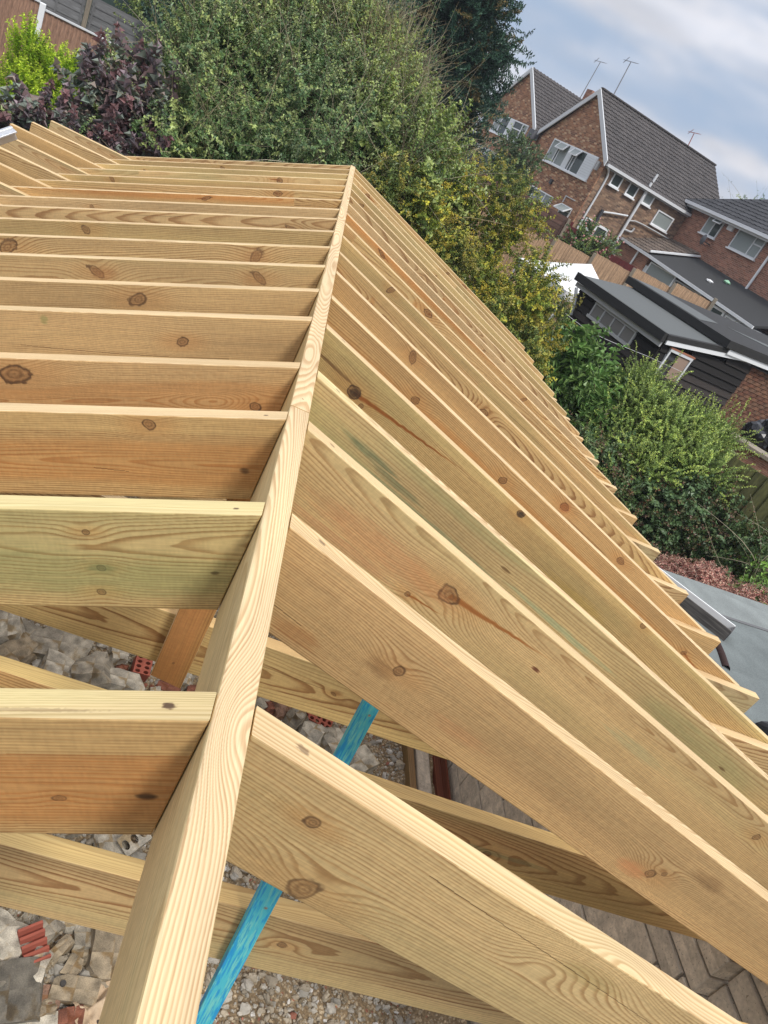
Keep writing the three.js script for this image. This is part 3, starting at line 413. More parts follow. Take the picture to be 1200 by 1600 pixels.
chunk('perforated_brick', 1.14, -3.68, 0, 0.1, 0, 'red', 'red brick with rows of dark holes right of the ridge board', 'brick', { geo: holed(0.21, 0.1, 0.08, 5, 3, 0.015, 0.012), mat: redM, rx: 0.35, ry: -0.2, rz: -0.08, lift: 0.6 });
{ const s = new THREE.Shape(), n = 4; s.moveTo(0, -0.03); s.lineTo(0, 0.03); for (let i = 0; i < n; i++) { const x = i * 0.036; s.lineTo(x + 0.012, 0.03); s.quadraticCurveTo(x + 0.024, -0.03, x + 0.036, 0.03); } s.lineTo(n * 0.036 + 0.01, 0.03); s.lineTo(n * 0.036 + 0.01, -0.03); const g = new THREE.ExtrudeGeometry(s, { depth: 0.1, bevelEnabled: false, curveSegments: 6 }); g.translate(-0.07, 0, -0.05); chunk('hollow_brick', -0.06, -1.85, 0, 0.09, 0, 'red', 'broken red hollow brick showing its ridges, left edge below the nearest joist', 'brick', { geo: g, mat: redM, rx: 0.25, ry: -0.95, rz: 0.1, lift: 0.75 }); }
chunk('hollow_block', 0.22, -2.45, 0, 0.1, 0, 'white', 'white hollow block with round holes below the nearest left rafter', 'block', { geo: holed(0.14, 0.1, 0.07, 3, 1, 0.016, 0.026), mat: rubM.white, rx: 0.35, ry: 0.9, rz: 0.2, lift: 0.6 });
chunk('rubble_stone', 0.12, -2.42, 0.22, 0.09, 0.15, 'white', 'pale slab of plaster left of the white hollow block');
chunk('rubble_stone', -0.1, -2.5, 0.2, 0.08, 0.13, 'grey', 'grey lump under the lower edge of the nearest left rafter');
{ // crumpled paper cement bag with a printed corner
  const cv = document.createElement('canvas'); cv.width = cv.height = 512; const c = cv.getContext('2d'); c.fillStyle = '#b8a184'; c.fillRect(0, 0, 512, 512);
  for (let i = 0; i < 900; i++) { c.fillStyle = `rgba(${90 + 60 * hsh(i, 3)},${75 + 50 * hsh(i, 3)},60,0.10)`; c.fillRect(hsh(i, 1) * 512, hsh(i, 2) * 512, 2 + hsh(i, 4) * 14, 2 + hsh(i, 5) * 5); }
  c.fillStyle = '#3b332c'; c.font = 'bold 150px sans-serif'; c.fillText('cem', 120, 360); c.fillRect(300, 395, 120, 26);
  const t = new THREE.CanvasTexture(cv); t.colorSpace = THREE.SRGBColorSpace; t.magFilter = THREE.LinearFilter;
  const g = new THREE.PlaneGeometry(0.26, 0.26, 26, 26), P = g.attributes.position; for (let i = 0; i < P.count; i++) { const x = P.getX(i), y = P.getY(i), e = Math.max(Math.abs(x), Math.abs(y)) / 0.13; P.setXYZ(i, x + 0.012 * sn(x * 30, y * 30), 0.04 * Math.abs(sn(x * 22 + 5, y * 22)) + 0.022 * sn(x * 60, y * 55 + 3) * e + 0.03, -y + 0.012 * sn(x * 30 + 9, y * 30)); }
  g.computeVertexNormals(); const m = mesh('cement_bag', g, std(0xffffff, 0.85, { map: t, side: THREE.DoubleSide })); m.position.set(0.335, rubH(0.33, -1.7), -1.685); m.rotation.y = 0.62; tag(m, 'torn crumpled brown paper bag with part of a printed word, beside the ridge board', 'paper bag');
}
{ // broken lumps half bedded in the dirt
  const r = rng(321), N = 520, im = new THREE.InstancedMesh(chunkGeo(1, 0.7, 0.85, 404, 0.3), std(0xffffff, 0.95, { map: stoneTex }), N), M = new THREE.Matrix4(), q = new THREE.Quaternion(), e = new THREE.Euler(), c = new THREE.Color();
  for (let i = 0; i < N; i++) { const left = r() < 0.8, x = left ? -1.2 + r() * 1.75 : 0.4 + r() * 1.4, z = -1.2 - r() * 3.4, s = (left ? 0.03 : 0.018) + r() * r() * (left ? 0.06 : 0.03); e.set(r() * 6, r() * 6, r() * 6); M.compose(new THREE.Vector3(x, rubH(x, z) + s * 0.12, z), q.setFromEuler(e), new THREE.Vector3(s, s * (0.5 + r() * 0.5), s)); im.setMatrixAt(i, M); const t = r(), v = 0.7 + 0.5 * r(); if (t > 0.93) c.setRGB(0.4 * v, 0.17 * v, 0.11 * v); else if (t > 0.6) c.setRGB(0.7 * v, 0.66 * v, 0.58 * v); else c.setRGB(0.52 * v, 0.45 * v, 0.34 * v); im.setColorAt(i, c); }
  shadow(im); im.name = 'broken_lumps'; scene.add(im); tag(im, 'fist-sized broken lumps of mortar and brick bedded in the earth floor', 'rubble', null, 'stuff');
}
{ // loose small stones
  const r = rng(77), base = new THREE.IcosahedronGeometry(1, 1), P = base.attributes.position; for (let i = 0; i < P.count; i++) { const k = 0.72 + 0.5 * hsh(Math.round(P.getX(i) * 50) + 300, Math.round(P.getY(i) * 50 + P.getZ(i) * 90) + 300); P.setXYZ(i, P.getX(i) * k, P.getY(i) * k * 0.75, P.getZ(i) * k); } base.computeVertexNormals();
  const N = 30000, im = new THREE.InstancedMesh(base, std(0xffffff, 0.94), N), M = new THREE.Matrix4(), q = new THREE.Quaternion(), e = new THREE.Euler(), c = new THREE.Color();
  for (let i = 0; i < N; i++) {
    const x = -1.3 + r() * 3.15, z = -0.6 - r() * 4.6, big = r(), dens = sstep(1.0, 0.2, x); let s = (0.004 + 0.012 * r() ** 2) * (big > 0.9 ? 2.2 + dens * 1.6 * r() : 1) * (big > 0.982 ? 1.2 + dens * 0.9 : 1); s = Math.min(s, 0.034);
    e.set(r() * 6, r() * 6, r() * 6); M.compose(new THREE.Vector3(x, rubH(x, z) + s * 0.25, z), q.setFromEuler(e), new THREE.Vector3(s, s * (0.6 + r() * 0.5), s * (0.7 + r() * 0.7))); im.setMatrixAt(i, M);
    const t = r(), v = 0.7 + 0.6 * r(); if (t > 0.975) c.setRGB(0.36 * v, 0.14 * v, 0.09 * v); else if (t > 0.93) c.setRGB(0.6, 0.57, 0.52); else if (t > 0.45) c.setRGB(0.33 * v, 0.28 * v, 0.205 * v); else c.setRGB(0.36 * v, 0.33 * v, 0.275 * v); im.setColorAt(i, c);
  }
  shadow(im); im.name = 'loose_stones'; scene.add(im); tag(im, 'small broken stones and mortar scattered over the bare earth floor', 'rubble', null, 'stuff');
}
// felt roof next door, board and pipe at its edge, black outlet, ladder ------------------------------
const feltTex = (a, v) => dataTex(512, 512, (i, j) => { const n = vn(i * 0.9, j * 0.9), m = fbm(i * 0.012 + a, j * 0.012, 4), k = 0.82 + 0.26 * n + 0.24 * (m - 0.5); return [v[0] * k, v[1] * k, v[2] * k]; });
const feltM = std(0xffffff, 0.95, { map: feltTex(3, [128, 133, 130]) }), feltM2 = std(0xffffff, 0.95, { map: feltTex(9, [108, 114, 112]) });
{
  const t = thing('flat_roof_extension', 'neighbouring flat roof of grey-green mineral felt right of the rafter ends', 'roof');
  const slab = (pts, y, h, m, name, par) => { const s = new THREE.Shape(pts.map(p => new THREE.Vector2(p[0], -p[1]))), g = new THREE.ExtrudeGeometry(s, { depth: h, bevelEnabled: false }); g.rotateX(-Math.PI / 2); const P = g.attributes.position, U = g.attributes.uv; for (let i = 0; i < P.count; i++) U.setXY(i, P.getX(i) / 1.2, P.getZ(i) / 1.2 + P.getY(i)); g.translate(0, y - h, 0); return mesh(name, g, m, par); };
  slab([[2.95, -4.765], [7.2, -5.5], [7.2, -4.96], [2.95, -4.225]], -1.352, 0.07, feltM, 'felt_sheet', t);
  slab([[2.95, -4.29], [7.2, -5.02], [8, -1.2], [2.95, -1.2]], -1.345, 0.08, feltM2, 'felt_sheet', t);
  slab([[2.952, -4.31], [7.19, -5.045], [7.19, -5.01], [2.952, -4.28]], -1.338, 0.012, std([0.12, 0.12, 0.12], 0.9), 'felt_lap', t);
  mesh('wall', merge([bar([2.98, -2.2, -4.7], [7.1, -2.2, -5.43], 0.1, 1.56), bar([2.98, -2.2, -4.7], [2.98, -2.2, -1.25], 0.1, 1.56)]), std([0.26, 0.16, 0.12], 0.95), t);
}
{ const t = thing('box_gutter', 'weathered grey box gutter with a white edge by the felt roof', 'gutter'), A = [3.1, -1.3, -4.68], B = [3.69, -1.3, -4.165], n = [-0.66, 0, 0.752], s = (p, k, y) => [p[0] + n[0] * k, p[1] + y, p[2] + n[2] * k];
  mesh('trough', merge([bar(s(A, 0.075, -0.03), s(B, 0.075, -0.03), 0.13, 0.05, 0.004), bar(s(A, 0.145, 0), s(B, 0.145, 0), 0.014, 0.1, 0.003)]), std(0xffffff, 0.9, { map: dataTex(128, 64, (i, j) => { const k = 0.6 + 0.8 * fbm(i * 0.06, j * 0.2, 4); return [84 * k, 80 * k, 76 * k]; }) }), t); mesh('white_edge', bar(s(A, 0.002, 0.0), s(B, 0.002, 0.0), 0.014, 0.1, 0.003), std([0.72, 0.72, 0.7], 0.6), t); mesh('end_cap', bar(s(B, 0.0, -0.01), s(B, 0.15, -0.01), 0.012, 0.1), std([0.05, 0.045, 0.045], 0.8), t); }
tag(mesh('drain_pipe', tube([[3.5, -1.35, -4.02], [3.47, -1.35, -3.86], [3.42, -1.35, -3.68]], 0.03, 0.03, 10), std([0.03, 0.012, 0.009], 0.95)), 'dark red-brown pipe end under the rafter end by the felt roof', 'pipe');
tag(mesh('rubber_block', chunkGeo(0.17, 0.12, 0.26, 99, 0.12), std([0.03, 0.03, 0.032], 0.7)), 'black lump of plastic on the felt roof at the right edge', 'plastic').position.set(3.43, -1.3, -3.02);
{
  const al = std([0.62, 0.63, 0.65], 0.35, { metalness: 0.75 }), t = thing('ladder', 'end of an aluminium ladder leaning on the left joist ends', 'ladder');
  const A = [-2.165, -0.64, -5.6], dir = [-0.577, -0.577, 0.577], off = [-0.28, 0.0, -0.28], at = (k, o) => A.map((a, i) => a + dir[i] * k + off[i] * o);
  for (const o of [0, 1]) { const g = bar(at(0, o), at(4, o), 0.03, 0.085, 0.004); mesh('stile', merge([g, bar(at(0, o).map((v, i) => v + [0.03, 0.035, 0.06][i] * 0.6), at(4, o).map((v, i) => v + [0.03, 0.035, 0.06][i] * 0.6), 0.05, 0.012, 0.002)]), al, t); const e = at(0.035, o), c = new THREE.CylinderGeometry(0.013, 0.013, 0.05, 12); c.rotateX(Math.PI / 2); c.translate(e[0], e[1], e[2] + 0.01); mesh('bolt', c, al, t); }
  for (let k = 0; k < 12; k++) mesh('rung', tube([at(0.3 + k * 0.29, 0), at(0.3 + k * 0.29, 1)], 0.014, 0.014, 8), al, t);
}
// ------------------------------------------------------------------ houses
const brickTexture = (pal, mort, seed) => dataTex(512, 512, (i, j) => {
  const x = i / 64, y = j / 21.333, row = Math.floor(y), xs = x + (row % 2) * 0.5, col = Math.floor(xs) % 8, fx = xs - Math.floor(xs), fy = y - row;
  const edge = fx < 0.045 || fy < 0.13, h = hsh(col + seed * 31, row + seed * 17), c = pal[Math.floor(h * pal.length * 0.999)], n = 0.86 + 0.28 * vn(i * 0.5 + seed, j * 0.5), v = (0.88 + 0.24 * hsh(col + 5, row + 91 + seed)) * n;
  return edge ? [mort[0] * n, mort[1] * n, mort[2] * n] : [c[0] * v, c[1] * v, c[2] * v];
});
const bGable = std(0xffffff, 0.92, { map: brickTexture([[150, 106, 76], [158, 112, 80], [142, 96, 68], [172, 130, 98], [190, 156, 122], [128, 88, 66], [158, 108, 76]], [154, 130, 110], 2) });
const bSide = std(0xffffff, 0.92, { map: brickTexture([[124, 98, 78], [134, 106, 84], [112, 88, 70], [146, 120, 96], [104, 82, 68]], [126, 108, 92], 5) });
const bRed = std(0xffffff, 0.92, { map: brickTexture([[150, 100, 80], [140, 92, 72], [158, 110, 88], [130, 86, 68], [146, 102, 84]], [172, 150, 130], 8) });
const white = std([0.78, 0.79, 0.8], 0.45), offW = std([0.62, 0.63, 0.64], 0.6), greyP = std([0.42, 0.42, 0.42], 0.6), darkP = std([0.05, 0.05, 0.055], 0.5), glassM = new THREE.MeshPhysicalMaterial({ color: new THREE.Color().setRGB(0.05, 0.065, 0.06), roughness: 0.08, specularIntensity: 0.8 }), netM = std([0.26, 0.29, 0.28], 0.35), shipM = std([0.7, 0.72, 0.74], 0.5);
const tileD = std(0xffffff, 0.85, { map: dataTex(256, 256, (i, j) => { const n = fbm(i * 0.05, j * 0.05, 4), l = vn(i * 0.9, j * 0.9) > 0.975 ? 1.7 : 1, v = (0.75 + 0.5 * n) * l; return [72 * v, 67 * v, 65 * v]; }) });
const tileG = std(0xffffff, 0.85, { map: dataTex(256, 256, (i, j) => { const n = fbm(i * 0.05 + 9, j * 0.05, 4), v = 0.75 + 0.5 * n; return [60 * v, 60 * v, 63 * v]; }) });
const tileB = std(0xffffff, 0.9, { map: dataTex(256, 256, (i, j) => { const n = fbm(i * 0.05 + 3, j * 0.05, 4), l = vn(i * 0.4, j * 0.4) > 0.9 ? 1.3 : 1, v = (0.7 + 0.6 * n) * l; return [98 * v, 86 * v, 76 * v]; }) });
function metreUV(g, s = 1 / 1.8) { return boxUV(g, s); }
const V3 = (...a) => new THREE.Vector3(...a);
// tiles laid on the quadrilateral eave a->b, ridge d->c
function tiles(a, b, c, d, rows, cols, seed = 1) {
  a = V3(...a); b = V3(...b); c = V3(...c); d = V3(...d); const pos = [], uv = [], n = b.clone().sub(a).cross(d.clone().sub(a)).normalize(); if (n.y < 0) n.negate();
  const at = (u, v, h) => { const p = a.clone().lerp(b, u), q = d.clone().lerp(c, u); return p.lerp(q, v).addScaledVector(n, h); };
  const prof = [[0, 0], [0.14, 0.026], [0.3, 0.034], [0.46, 0.012], [1, 0.0]];
  for (let r = 0; r < rows; r++) for (let k = 0; k < cols; k++) {
    const j = hsh(r + seed * 50, k + 13) * 0.012, lift = 0.028 + j;
    for (let s = 0; s < 4; s++) {
      const u0 = (k + prof[s][0]) / cols, u1 = (k + prof[s + 1][0]) / cols, v0 = (r - 0.06) / rows, v1 = (r + 1) / rows, h0 = prof[s][1], h1 = prof[s + 1][1];
      const A = at(u0, v0, h0 + lift), B = at(u1, v0, h1 + lift), C = at(u1, v1, h1 + 0.002), D = at(u0, v1, h0 + 0.002), E = at(u0, v0, h0 - 0.01), F = at(u1, v0, h1 - 0.01);
      for (const q of [A, B, C, A, C, D, E, F, B, E, B, A]) pos.push(q.x, q.y, q.z);
      const t0 = hsh(r, k + seed), t1 = hsh(k, r + 7); for (let z = 0; z < 12; z++) uv.push(t0 + (z % 3) * 0.04, t1 + (z % 2) * 0.05);
    }
  }
  const g = new THREE.BufferGeometry(); g.setAttribute('position', new THREE.Float32BufferAttribute(pos, 3)); g.setAttribute('uv', new THREE.Float32BufferAttribute(uv, 2)); g.computeVertexNormals(); return g;
}
function poly3(pts, thick, dir) { // flat polygon (3D points in one plane) thickened along dir
  const n = pts.length, pos = [], P = pts.map(p => V3(...p)), Q = P.map(p => p.clone().addScaledVector(V3(...dir), thick)); const f = (a, b, c) => pos.push(...a.toArray(), ...b.toArray(), ...c.toArray());
  for (let i = 1; i < n - 1; i++) { f(P[0], P[i], P[i + 1]); f(Q[0], Q[i + 1], Q[i]); } for (let i = 0; i < n; i++) { const k = (i + 1) % n; f(P[i], Q[i], Q[k]); f(P[i], Q[k], P[k]); }
  const g = new THREE.BufferGeometry(); g.setAttribute('position', new THREE.Float32BufferAttribute(pos, 3)); g.setAttribute('uv', new THREE.Float32BufferAttribute(new Array(pos.length / 3 * 2).fill(0), 2)); g.computeVertexNormals(); return g;
}
const S = 1.1875, Y = y => 0.625 + (y - 0.625) * S, HP = [10.673, 0, -36.433], HT0 = Math.PI / 10;
const gab = (a, y, o) => [-o, Y(y), -a * S], sid = (a, y, o) => [a * S, Y(y), o], cw = (a, y, o) => [4.8 * S - o, Y(y), a * S];
function bx(P, a0, a1, y0, y1, o0, o1) { const p = P(a0, y0, o0), q = P(a1, y1, o1); return box(...[0, 1, 2].flatMap(i => [Math.min(p[i], q[i]), Math.max(p[i], q[i])])); }
function win(t, P, a0, a1, y0, y1, { mull = [], tran, f = 0.05, net, sill = true, m = white } = {}) {
  const bars = [bx(P, a0, a1, y0, y0 + f, 0.005, 0.06), bx(P, a0, a1, y1 - f, y1, 0.005, 0.06), bx(P, a0, a0 + f, y0 + f, y1 - f, 0.005, 0.06), bx(P, a1 - f, a1, y0 + f, y1 - f, 0.005, 0.06)];
  for (const k of mull) bars.push(bx(P, mix(a0, a1, k) - f / 2, mix(a0, a1, k) + f / 2, y0 + f, y1 - f, 0.005, 0.058));
  if (tran) bars.push(bx(P, mix(a0, a1, tran[0]), mix(a0, a1, tran[1]), mix(y0, y1, tran[2]) - f / 2, mix(y0, y1, tran[2]) + f / 2, 0.005, 0.056));
  const w = mesh('window', merge(bars), m, t), e = [a0 + f, ...mull.map(k => mix(a0, a1, k)), a1 - f];
  for (let i = 0; i + 1 < e.length; i++) mesh('pane', bx(P, e[i] + 0.001, e[i + 1] - 0.001, y0 + f, y1 - f, 0.008, 0.022), net?.[i] ? netM : glassM, w);
  if (sill) mesh('sill', bx(P, a0 - 0.04, a1 + 0.04, y0 - 0.05, y0 - 0.001, 0.004, 0.12), white, w); return w;
}
function vent(w, P, a0, a1, y1, h, out) { // top-hung casement standing open
  const A = P(a0, y1, 0.075), B = P(a1, y1, 0.075), C = P(a1, y1 - h * 0.75, 0.075 + out), D = P(a0, y1 - h * 0.75, 0.075 + out);
  const m = mesh('open_vent', merge([bar(A, B, 0.05, 0.05), bar(B, C, 0.05, 0.05), bar(C, D, 0.07, 0.05), bar(D, A, 0.05, 0.05)]), white, w); mesh('vent_pane', poly3([A, B, C, D], 0.006, [0, -1, 0]), netM, w); return m;
}
const houseMeta = [];
{ // house B : gable towards us, long side to the right
  const t = thing('brick_house', 'brick house with the nearer of two gables and a long dark tiled roof behind it', 'house', HP, HT0), yb = -1.4;
  const body = (v0, v1, va, ya, ye0, ye1, len, m) => metreUV(poly3([gab(v0, yb, 0), gab(v1, yb, 0), gab(v1, ye1, 0), gab(va, ya, 0), gab(v0, ye0, 0)], len * S, [1, 0, 0]));
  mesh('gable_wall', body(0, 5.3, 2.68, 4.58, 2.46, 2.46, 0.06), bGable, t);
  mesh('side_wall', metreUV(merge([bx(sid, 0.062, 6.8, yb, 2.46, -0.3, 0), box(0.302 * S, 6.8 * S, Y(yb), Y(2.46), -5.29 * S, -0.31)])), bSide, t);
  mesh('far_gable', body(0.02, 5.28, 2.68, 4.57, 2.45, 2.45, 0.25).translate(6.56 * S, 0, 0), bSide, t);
  const rT = gab(2.7, 4.66, 0.12), R = mesh('roof', tiles([-0.12, Y(2.38), 0.25], [6.95 * S, Y(2.38), 0.25], [6.95 * S, Y(4.66), -2.7 * S], [-0.12, Y(4.66), -2.7 * S], 17, 34), tileD, t); tag(R, 'dark grey interlocking tiles, right slope', null, null, 'stuff');
  tag(mesh('roof', tiles([-0.12, Y(2.4), -5.5 * S], [6.95 * S, Y(2.4), -5.5 * S], [6.95 * S, Y(4.66), -2.7 * S], [-0.12, Y(4.66), -2.7 * S], 16, 34, 2), tileD, t), 'dark grey interlocking tiles, left slope', null, null, 'stuff');
  for (let k = 0; k < 18; k++) mesh('ridge_tile', bar([mix(-0.12, 6.95 * S, k / 18) + 0.01, Y(4.69), -2.7 * S], [mix(-0.12, 6.95 * S, (k + 1) / 18) - 0.01, Y(4.69), -2.7 * S], 0.24, 0.09, 0.03), tileD, t);
  for (const [v0, y0] of [[-0.16, 2.36], [5.52, 2.38]]) mesh('bargeboard', poly3([gab(v0, y0 - 0.1, 0.13), gab(v0, y0 + 0.13, 0.13), gab(2.7, 4.66, 0.13), gab(2.7, 4.42, 0.13)], 0.05, [-1, 0, 0]), offW, t);
  mesh('gutter', bx(sid, -0.08, 4.75, 2.3, 2.4, 0.2, 0.33), offW, t); mesh('fascia', bx(sid, 0, 4.78, 2.24, 2.42, 0.12, 0.16), greyP, t);
  mesh('downpipe', merge([tube([sid(-0.02, 2.3, 0.26), sid(0.12, 2.22, 0.2), sid(0.28, 2.12, 0.09), sid(0.3, 0, 0.09), sid(0.3, yb, 0.09)], 0.05, 0.05, 8)]), offW, t);
  mesh('soil_pipe', tube([sid(2.25, 2.62, 0.14), sid(2.25, 0.1, 0.14), sid(2.25, yb, 0.14)], 0.07, 0.07, 8), offW, t);
  mesh('vent_pipe', tube([sid(2.5, 2.6, -0.2), sid(2.52, 3.0, -0.2)], 0.06, 0.06, 8), offW, t);
  mesh('waste_pipe', tube([sid(2.3, 1.08, 0.1), sid(2.5, 1.16, 0.1), sid(4.6, 1.22, 0.1)], 0.035, 0.035, 7), greyP, t); mesh('waste_pipe', tube([sid(2.3, 0.72, 0.1), sid(2.7, 0.78, 0.1), sid(2.72, 0.95, 0.1)], 0.05, 0.05, 7), greyP, t);
  mesh('flue_pipe', merge([tube([sid(0.92, 0.88, 0.12), sid(1.4, 1.02, 0.12), sid(2.1, 1.2, 0.12)], 0.045, 0.045, 7)]), offW, t); mesh('hopper', tube([sid(0.9, 0.95, 0.13), sid(0.9, 0.7, 0.13), sid(0.9, yb, 0.13)], 0.08, 0.06, 8), darkP, t);
  let w = win(t, gab, 0.56, 4.18, 1.55, 2.46, { mull: [0.22, 0.4, 0.46, 0.54, 0.78, 0.83], net: [0, 0, 0, 0, 1, 0, 1] });
  mesh('shiplap_panel', bx(gab, 0.6, 1.36, 1.6, 2.41, 0.03, 0.075), shipM, w); mesh('infill_panel', bx(gab, 2.34, 2.72, 1.6, 2.41, 0.03, 0.07), shipM, w); for (let k = 1; k < 9; k++) mesh('shiplap_groove', bx(gab, 0.62, 1.34, 1.6 + k * 0.09, 1.606 + k * 0.09, 0.0755, 0.079), greyP, w);
  vent(w, gab, 2.85, 3.5, 2.42, 0.34, 0.22); vent(w, gab, 1.75, 2.32, 2.42, 0.34, 0.24);
  win(t, gab, 2.06, 4.08, -0.05, 0.49, { mull: [0.3, 0.8], net: [1, 1, 0] });
  w = win(t, gab, 0.42, 1.22, 0.0, 0.46, { tran: [0.05, 0.95, 0.6] }); vent(w, gab, 0.44, 1.2, 0.44, 0.3, 0.35);
  mesh('boiler_flue', bx(gab, 0.28, 0.42, 2.02, 2.34, 0.002, 0.12), greyP, t); mesh('alarm_box', bx(gab, 2.7, 2.86, 0.85, 1.05, 0.002, 0.1), darkP, t); mesh('cable_trim', merge([bx(gab, 0.55, 1.3, 0.74, 0.77, 0.002, 0.05), bx(gab, 1.27, 1.3, 0.5, 0.74, 0.002, 0.05)]), offW, t);
  win(t, sid, 0.56, 1.06, 1.83, 2.37, {}); win(t, sid, 1.44, 1.94, 1.82, 2.37, {}); win(t, sid, 2.36, 2.86, 1.86, 2.35, { net: [1] }); win(t, sid, 3.34, 4.3, 1.38, 1.96, { net: [1] }); win(t, sid, 0.44, 0.8, 0.09, 0.47, {}); win(t, sid, 1.05, 1.74, -0.9, 0.44, { f: 0.09, sill: false }); win(t, sid, 2.45, 3.05, -0.3, 0.3, { net: [1] });
}
{ // house A : the far gable on the left
  const t = thing('brick_house', 'brick house with the left of the two gables, white window partly behind a shrub', 'house', HP, HT0), yb = -1.4;
  mesh('gable_wall', metreUV(poly3([gab(6.12, yb, 0), gab(11.3, yb, 0), gab(11.3, 2.52, 0), gab(8.72, 4.62, 0), gab(6.12, 2.52, 0)], 7 * S, [1, 0, 0])), bGable, t);
  tag(mesh('roof', tiles([-0.12, Y(2.42), -5.93 * S], [6.9 * S, Y(2.42), -5.93 * S], [6.9 * S, Y(4.7), -8.75 * S], [-0.12, Y(4.7), -8.75 * S], 17, 34, 3), tileD, t), 'dark grey interlocking tiles, right slope', null, null, 'stuff');
  tag(mesh('roof', tiles([-0.12, Y(2.42), -11.55 * S], [6.9 * S, Y(2.42), -11.55 * S], [6.9 * S, Y(4.7), -8.75 * S], [-0.12, Y(4.7), -8.75 * S], 17, 34, 4), tileD, t), 'dark grey interlocking tiles, left slope', null, null, 'stuff');
  for (const [v0, y0] of [[5.9, 2.4], [11.58, 2.4]]) mesh('bargeboard', poly3([gab(v0, y0 - 0.1, 0.13), gab(v0, y0 + 0.13, 0.13), gab(8.75, 4.7, 0.13), gab(8.75, 4.46, 0.13)], 0.05, [-1, 0, 0]), offW, t);
  mesh('chimney', metreUV(box(3.05 * S, 3.5 * S, Y(4.4), Y(5.2), -8.9 * S, -8.4 * S)), bRed, t);
  const w = win(t, gab, 6.68, 10.0, 1.66, 2.5, { mull: [0.16, 0.42, 0.56, 0.8], tran: [0.02, 0.42, 0.6], net: [1, 0, 0, 0, 1] }); mesh('infill_panel', bx(gab, 8.12, 8.5, 1.71, 2.45, 0.03, 0.07), shipM, w);
  mesh('lean_to_roof', bx(gab, 6.1, 11.4, 0.78, 0.9, 0.02, 1.6), greyP, t); mesh('lean_to_fascia', bx(gab, 6.1, 11.4, 0.62, 0.86, 1.6, 1.66), white, t); mesh('lean_to_glass', bx(gab, 6.2, 11.3, -0.2, 0.6, 1.5, 1.55), glassM, t);
  mesh('valley_hopper', merge([box(-0.35, 0.0, Y(2.05), Y(2.42), -6.02 * S, -5.56 * S), tube([gab(5.75, 2.1, 0.14), gab(5.7, 0.5, 0.14), gab(5.7, yb, 0.14)], 0.07, 0.07, 8)]), std([0.12, 0.12, 0.13], 0.7), t);
  mesh('link_wall', metreUV(box(0.4, 6.8 * S, Y(yb), Y(2.4), -6.1 * S, -5.32 * S)), bSide, t);
}
{ // house C at the right, joined to the long side of house B
  const t = thing('brick_house', 'red brick house at the right edge with a hipped slate-grey roof and a satellite dish', 'house', HP, HT0), yb = -1.4, X = 4.8 * S, xr = (4.8 + 3.6) * S;
  mesh('front_wall', metreUV(box(X, X + 6 * S, Y(yb), Y(2.84), 0.03, 9 * S)), bRed, t);
  tag(mesh('roof', tiles([X - 0.35, Y(2.8), -0.25], [X - 0.35, Y(2.8), 9.4 * S], [xr, Y(5.4), 9.4 * S], [xr, Y(5.4), 3.6 * S], 18, 40, 5), tileG, t), 'slate grey tiles of the front slope', null, null, 'stuff');
  mesh('hip_slope', poly3([[X - 0.35, Y(2.8), -0.25], [xr, Y(5.4), 3.6 * S], [xr + 4.2, Y(2.8), -0.25]], 0.05, [0, 1, 0]), tileG, t);
  mesh('gutter', bx(cw, -0.2, 9.3, 2.68, 2.8, 0.32, 0.44), white, t); mesh('fascia', bx(cw, -0.2, 9.3, 2.6, 2.8, 0.27, 0.31), offW, t);
  let w = win(t, cw, 1.22, 2.14, 1.96, 2.72, { mull: [0.52], net: [1, 0], m: offW }); vent(w, cw, 1.7, 2.12, 2.68, 0.24, 0.2);
  win(t, cw, 3.0, 4.5, 1.92, 2.7, { mull: [0.66], tran: [0.66, 1, 0.6], net: [1, 1], m: offW }); win(t, cw, 6.0, 7.4, 1.92, 2.7, { mull: [0.5], net: [1, 0], m: offW });
  mesh('burglar_alarm', bx(cw, 2.42, 2.72, 2.44, 2.66, 0.002, 0.1), white, t);
  const d = new THREE.SphereGeometry(0.36, 18, 8, 0, Math.PI * 2, 0, 0.75); d.rotateX(Math.PI / 2); d.rotateY(-1.9); d.scale(1, 1, 1); d.translate(...cw(2.1, 1.76, 0.22)); const dish = mesh('satellite_dish', d, std([0.09, 0.09, 0.1], 0.6, { side: THREE.DoubleSide }), t); mesh('dish_arm', merge([bar(cw(2.1, 1.7, 0), cw(2.1, 1.72, 0.4), 0.04, 0.04), bar(cw(2.1, 1.6, 0.2), cw(2.25, 1.62, 0.6), 0.03, 0.03)]), darkP, dish);
  mesh('downpipe', tube([cw(5.05, 2.7, 0.1), cw(5.05, 1.25, 0.1), cw(5.05, 0.9, 0.1)], 0.06, 0.06, 8), white, t);
}
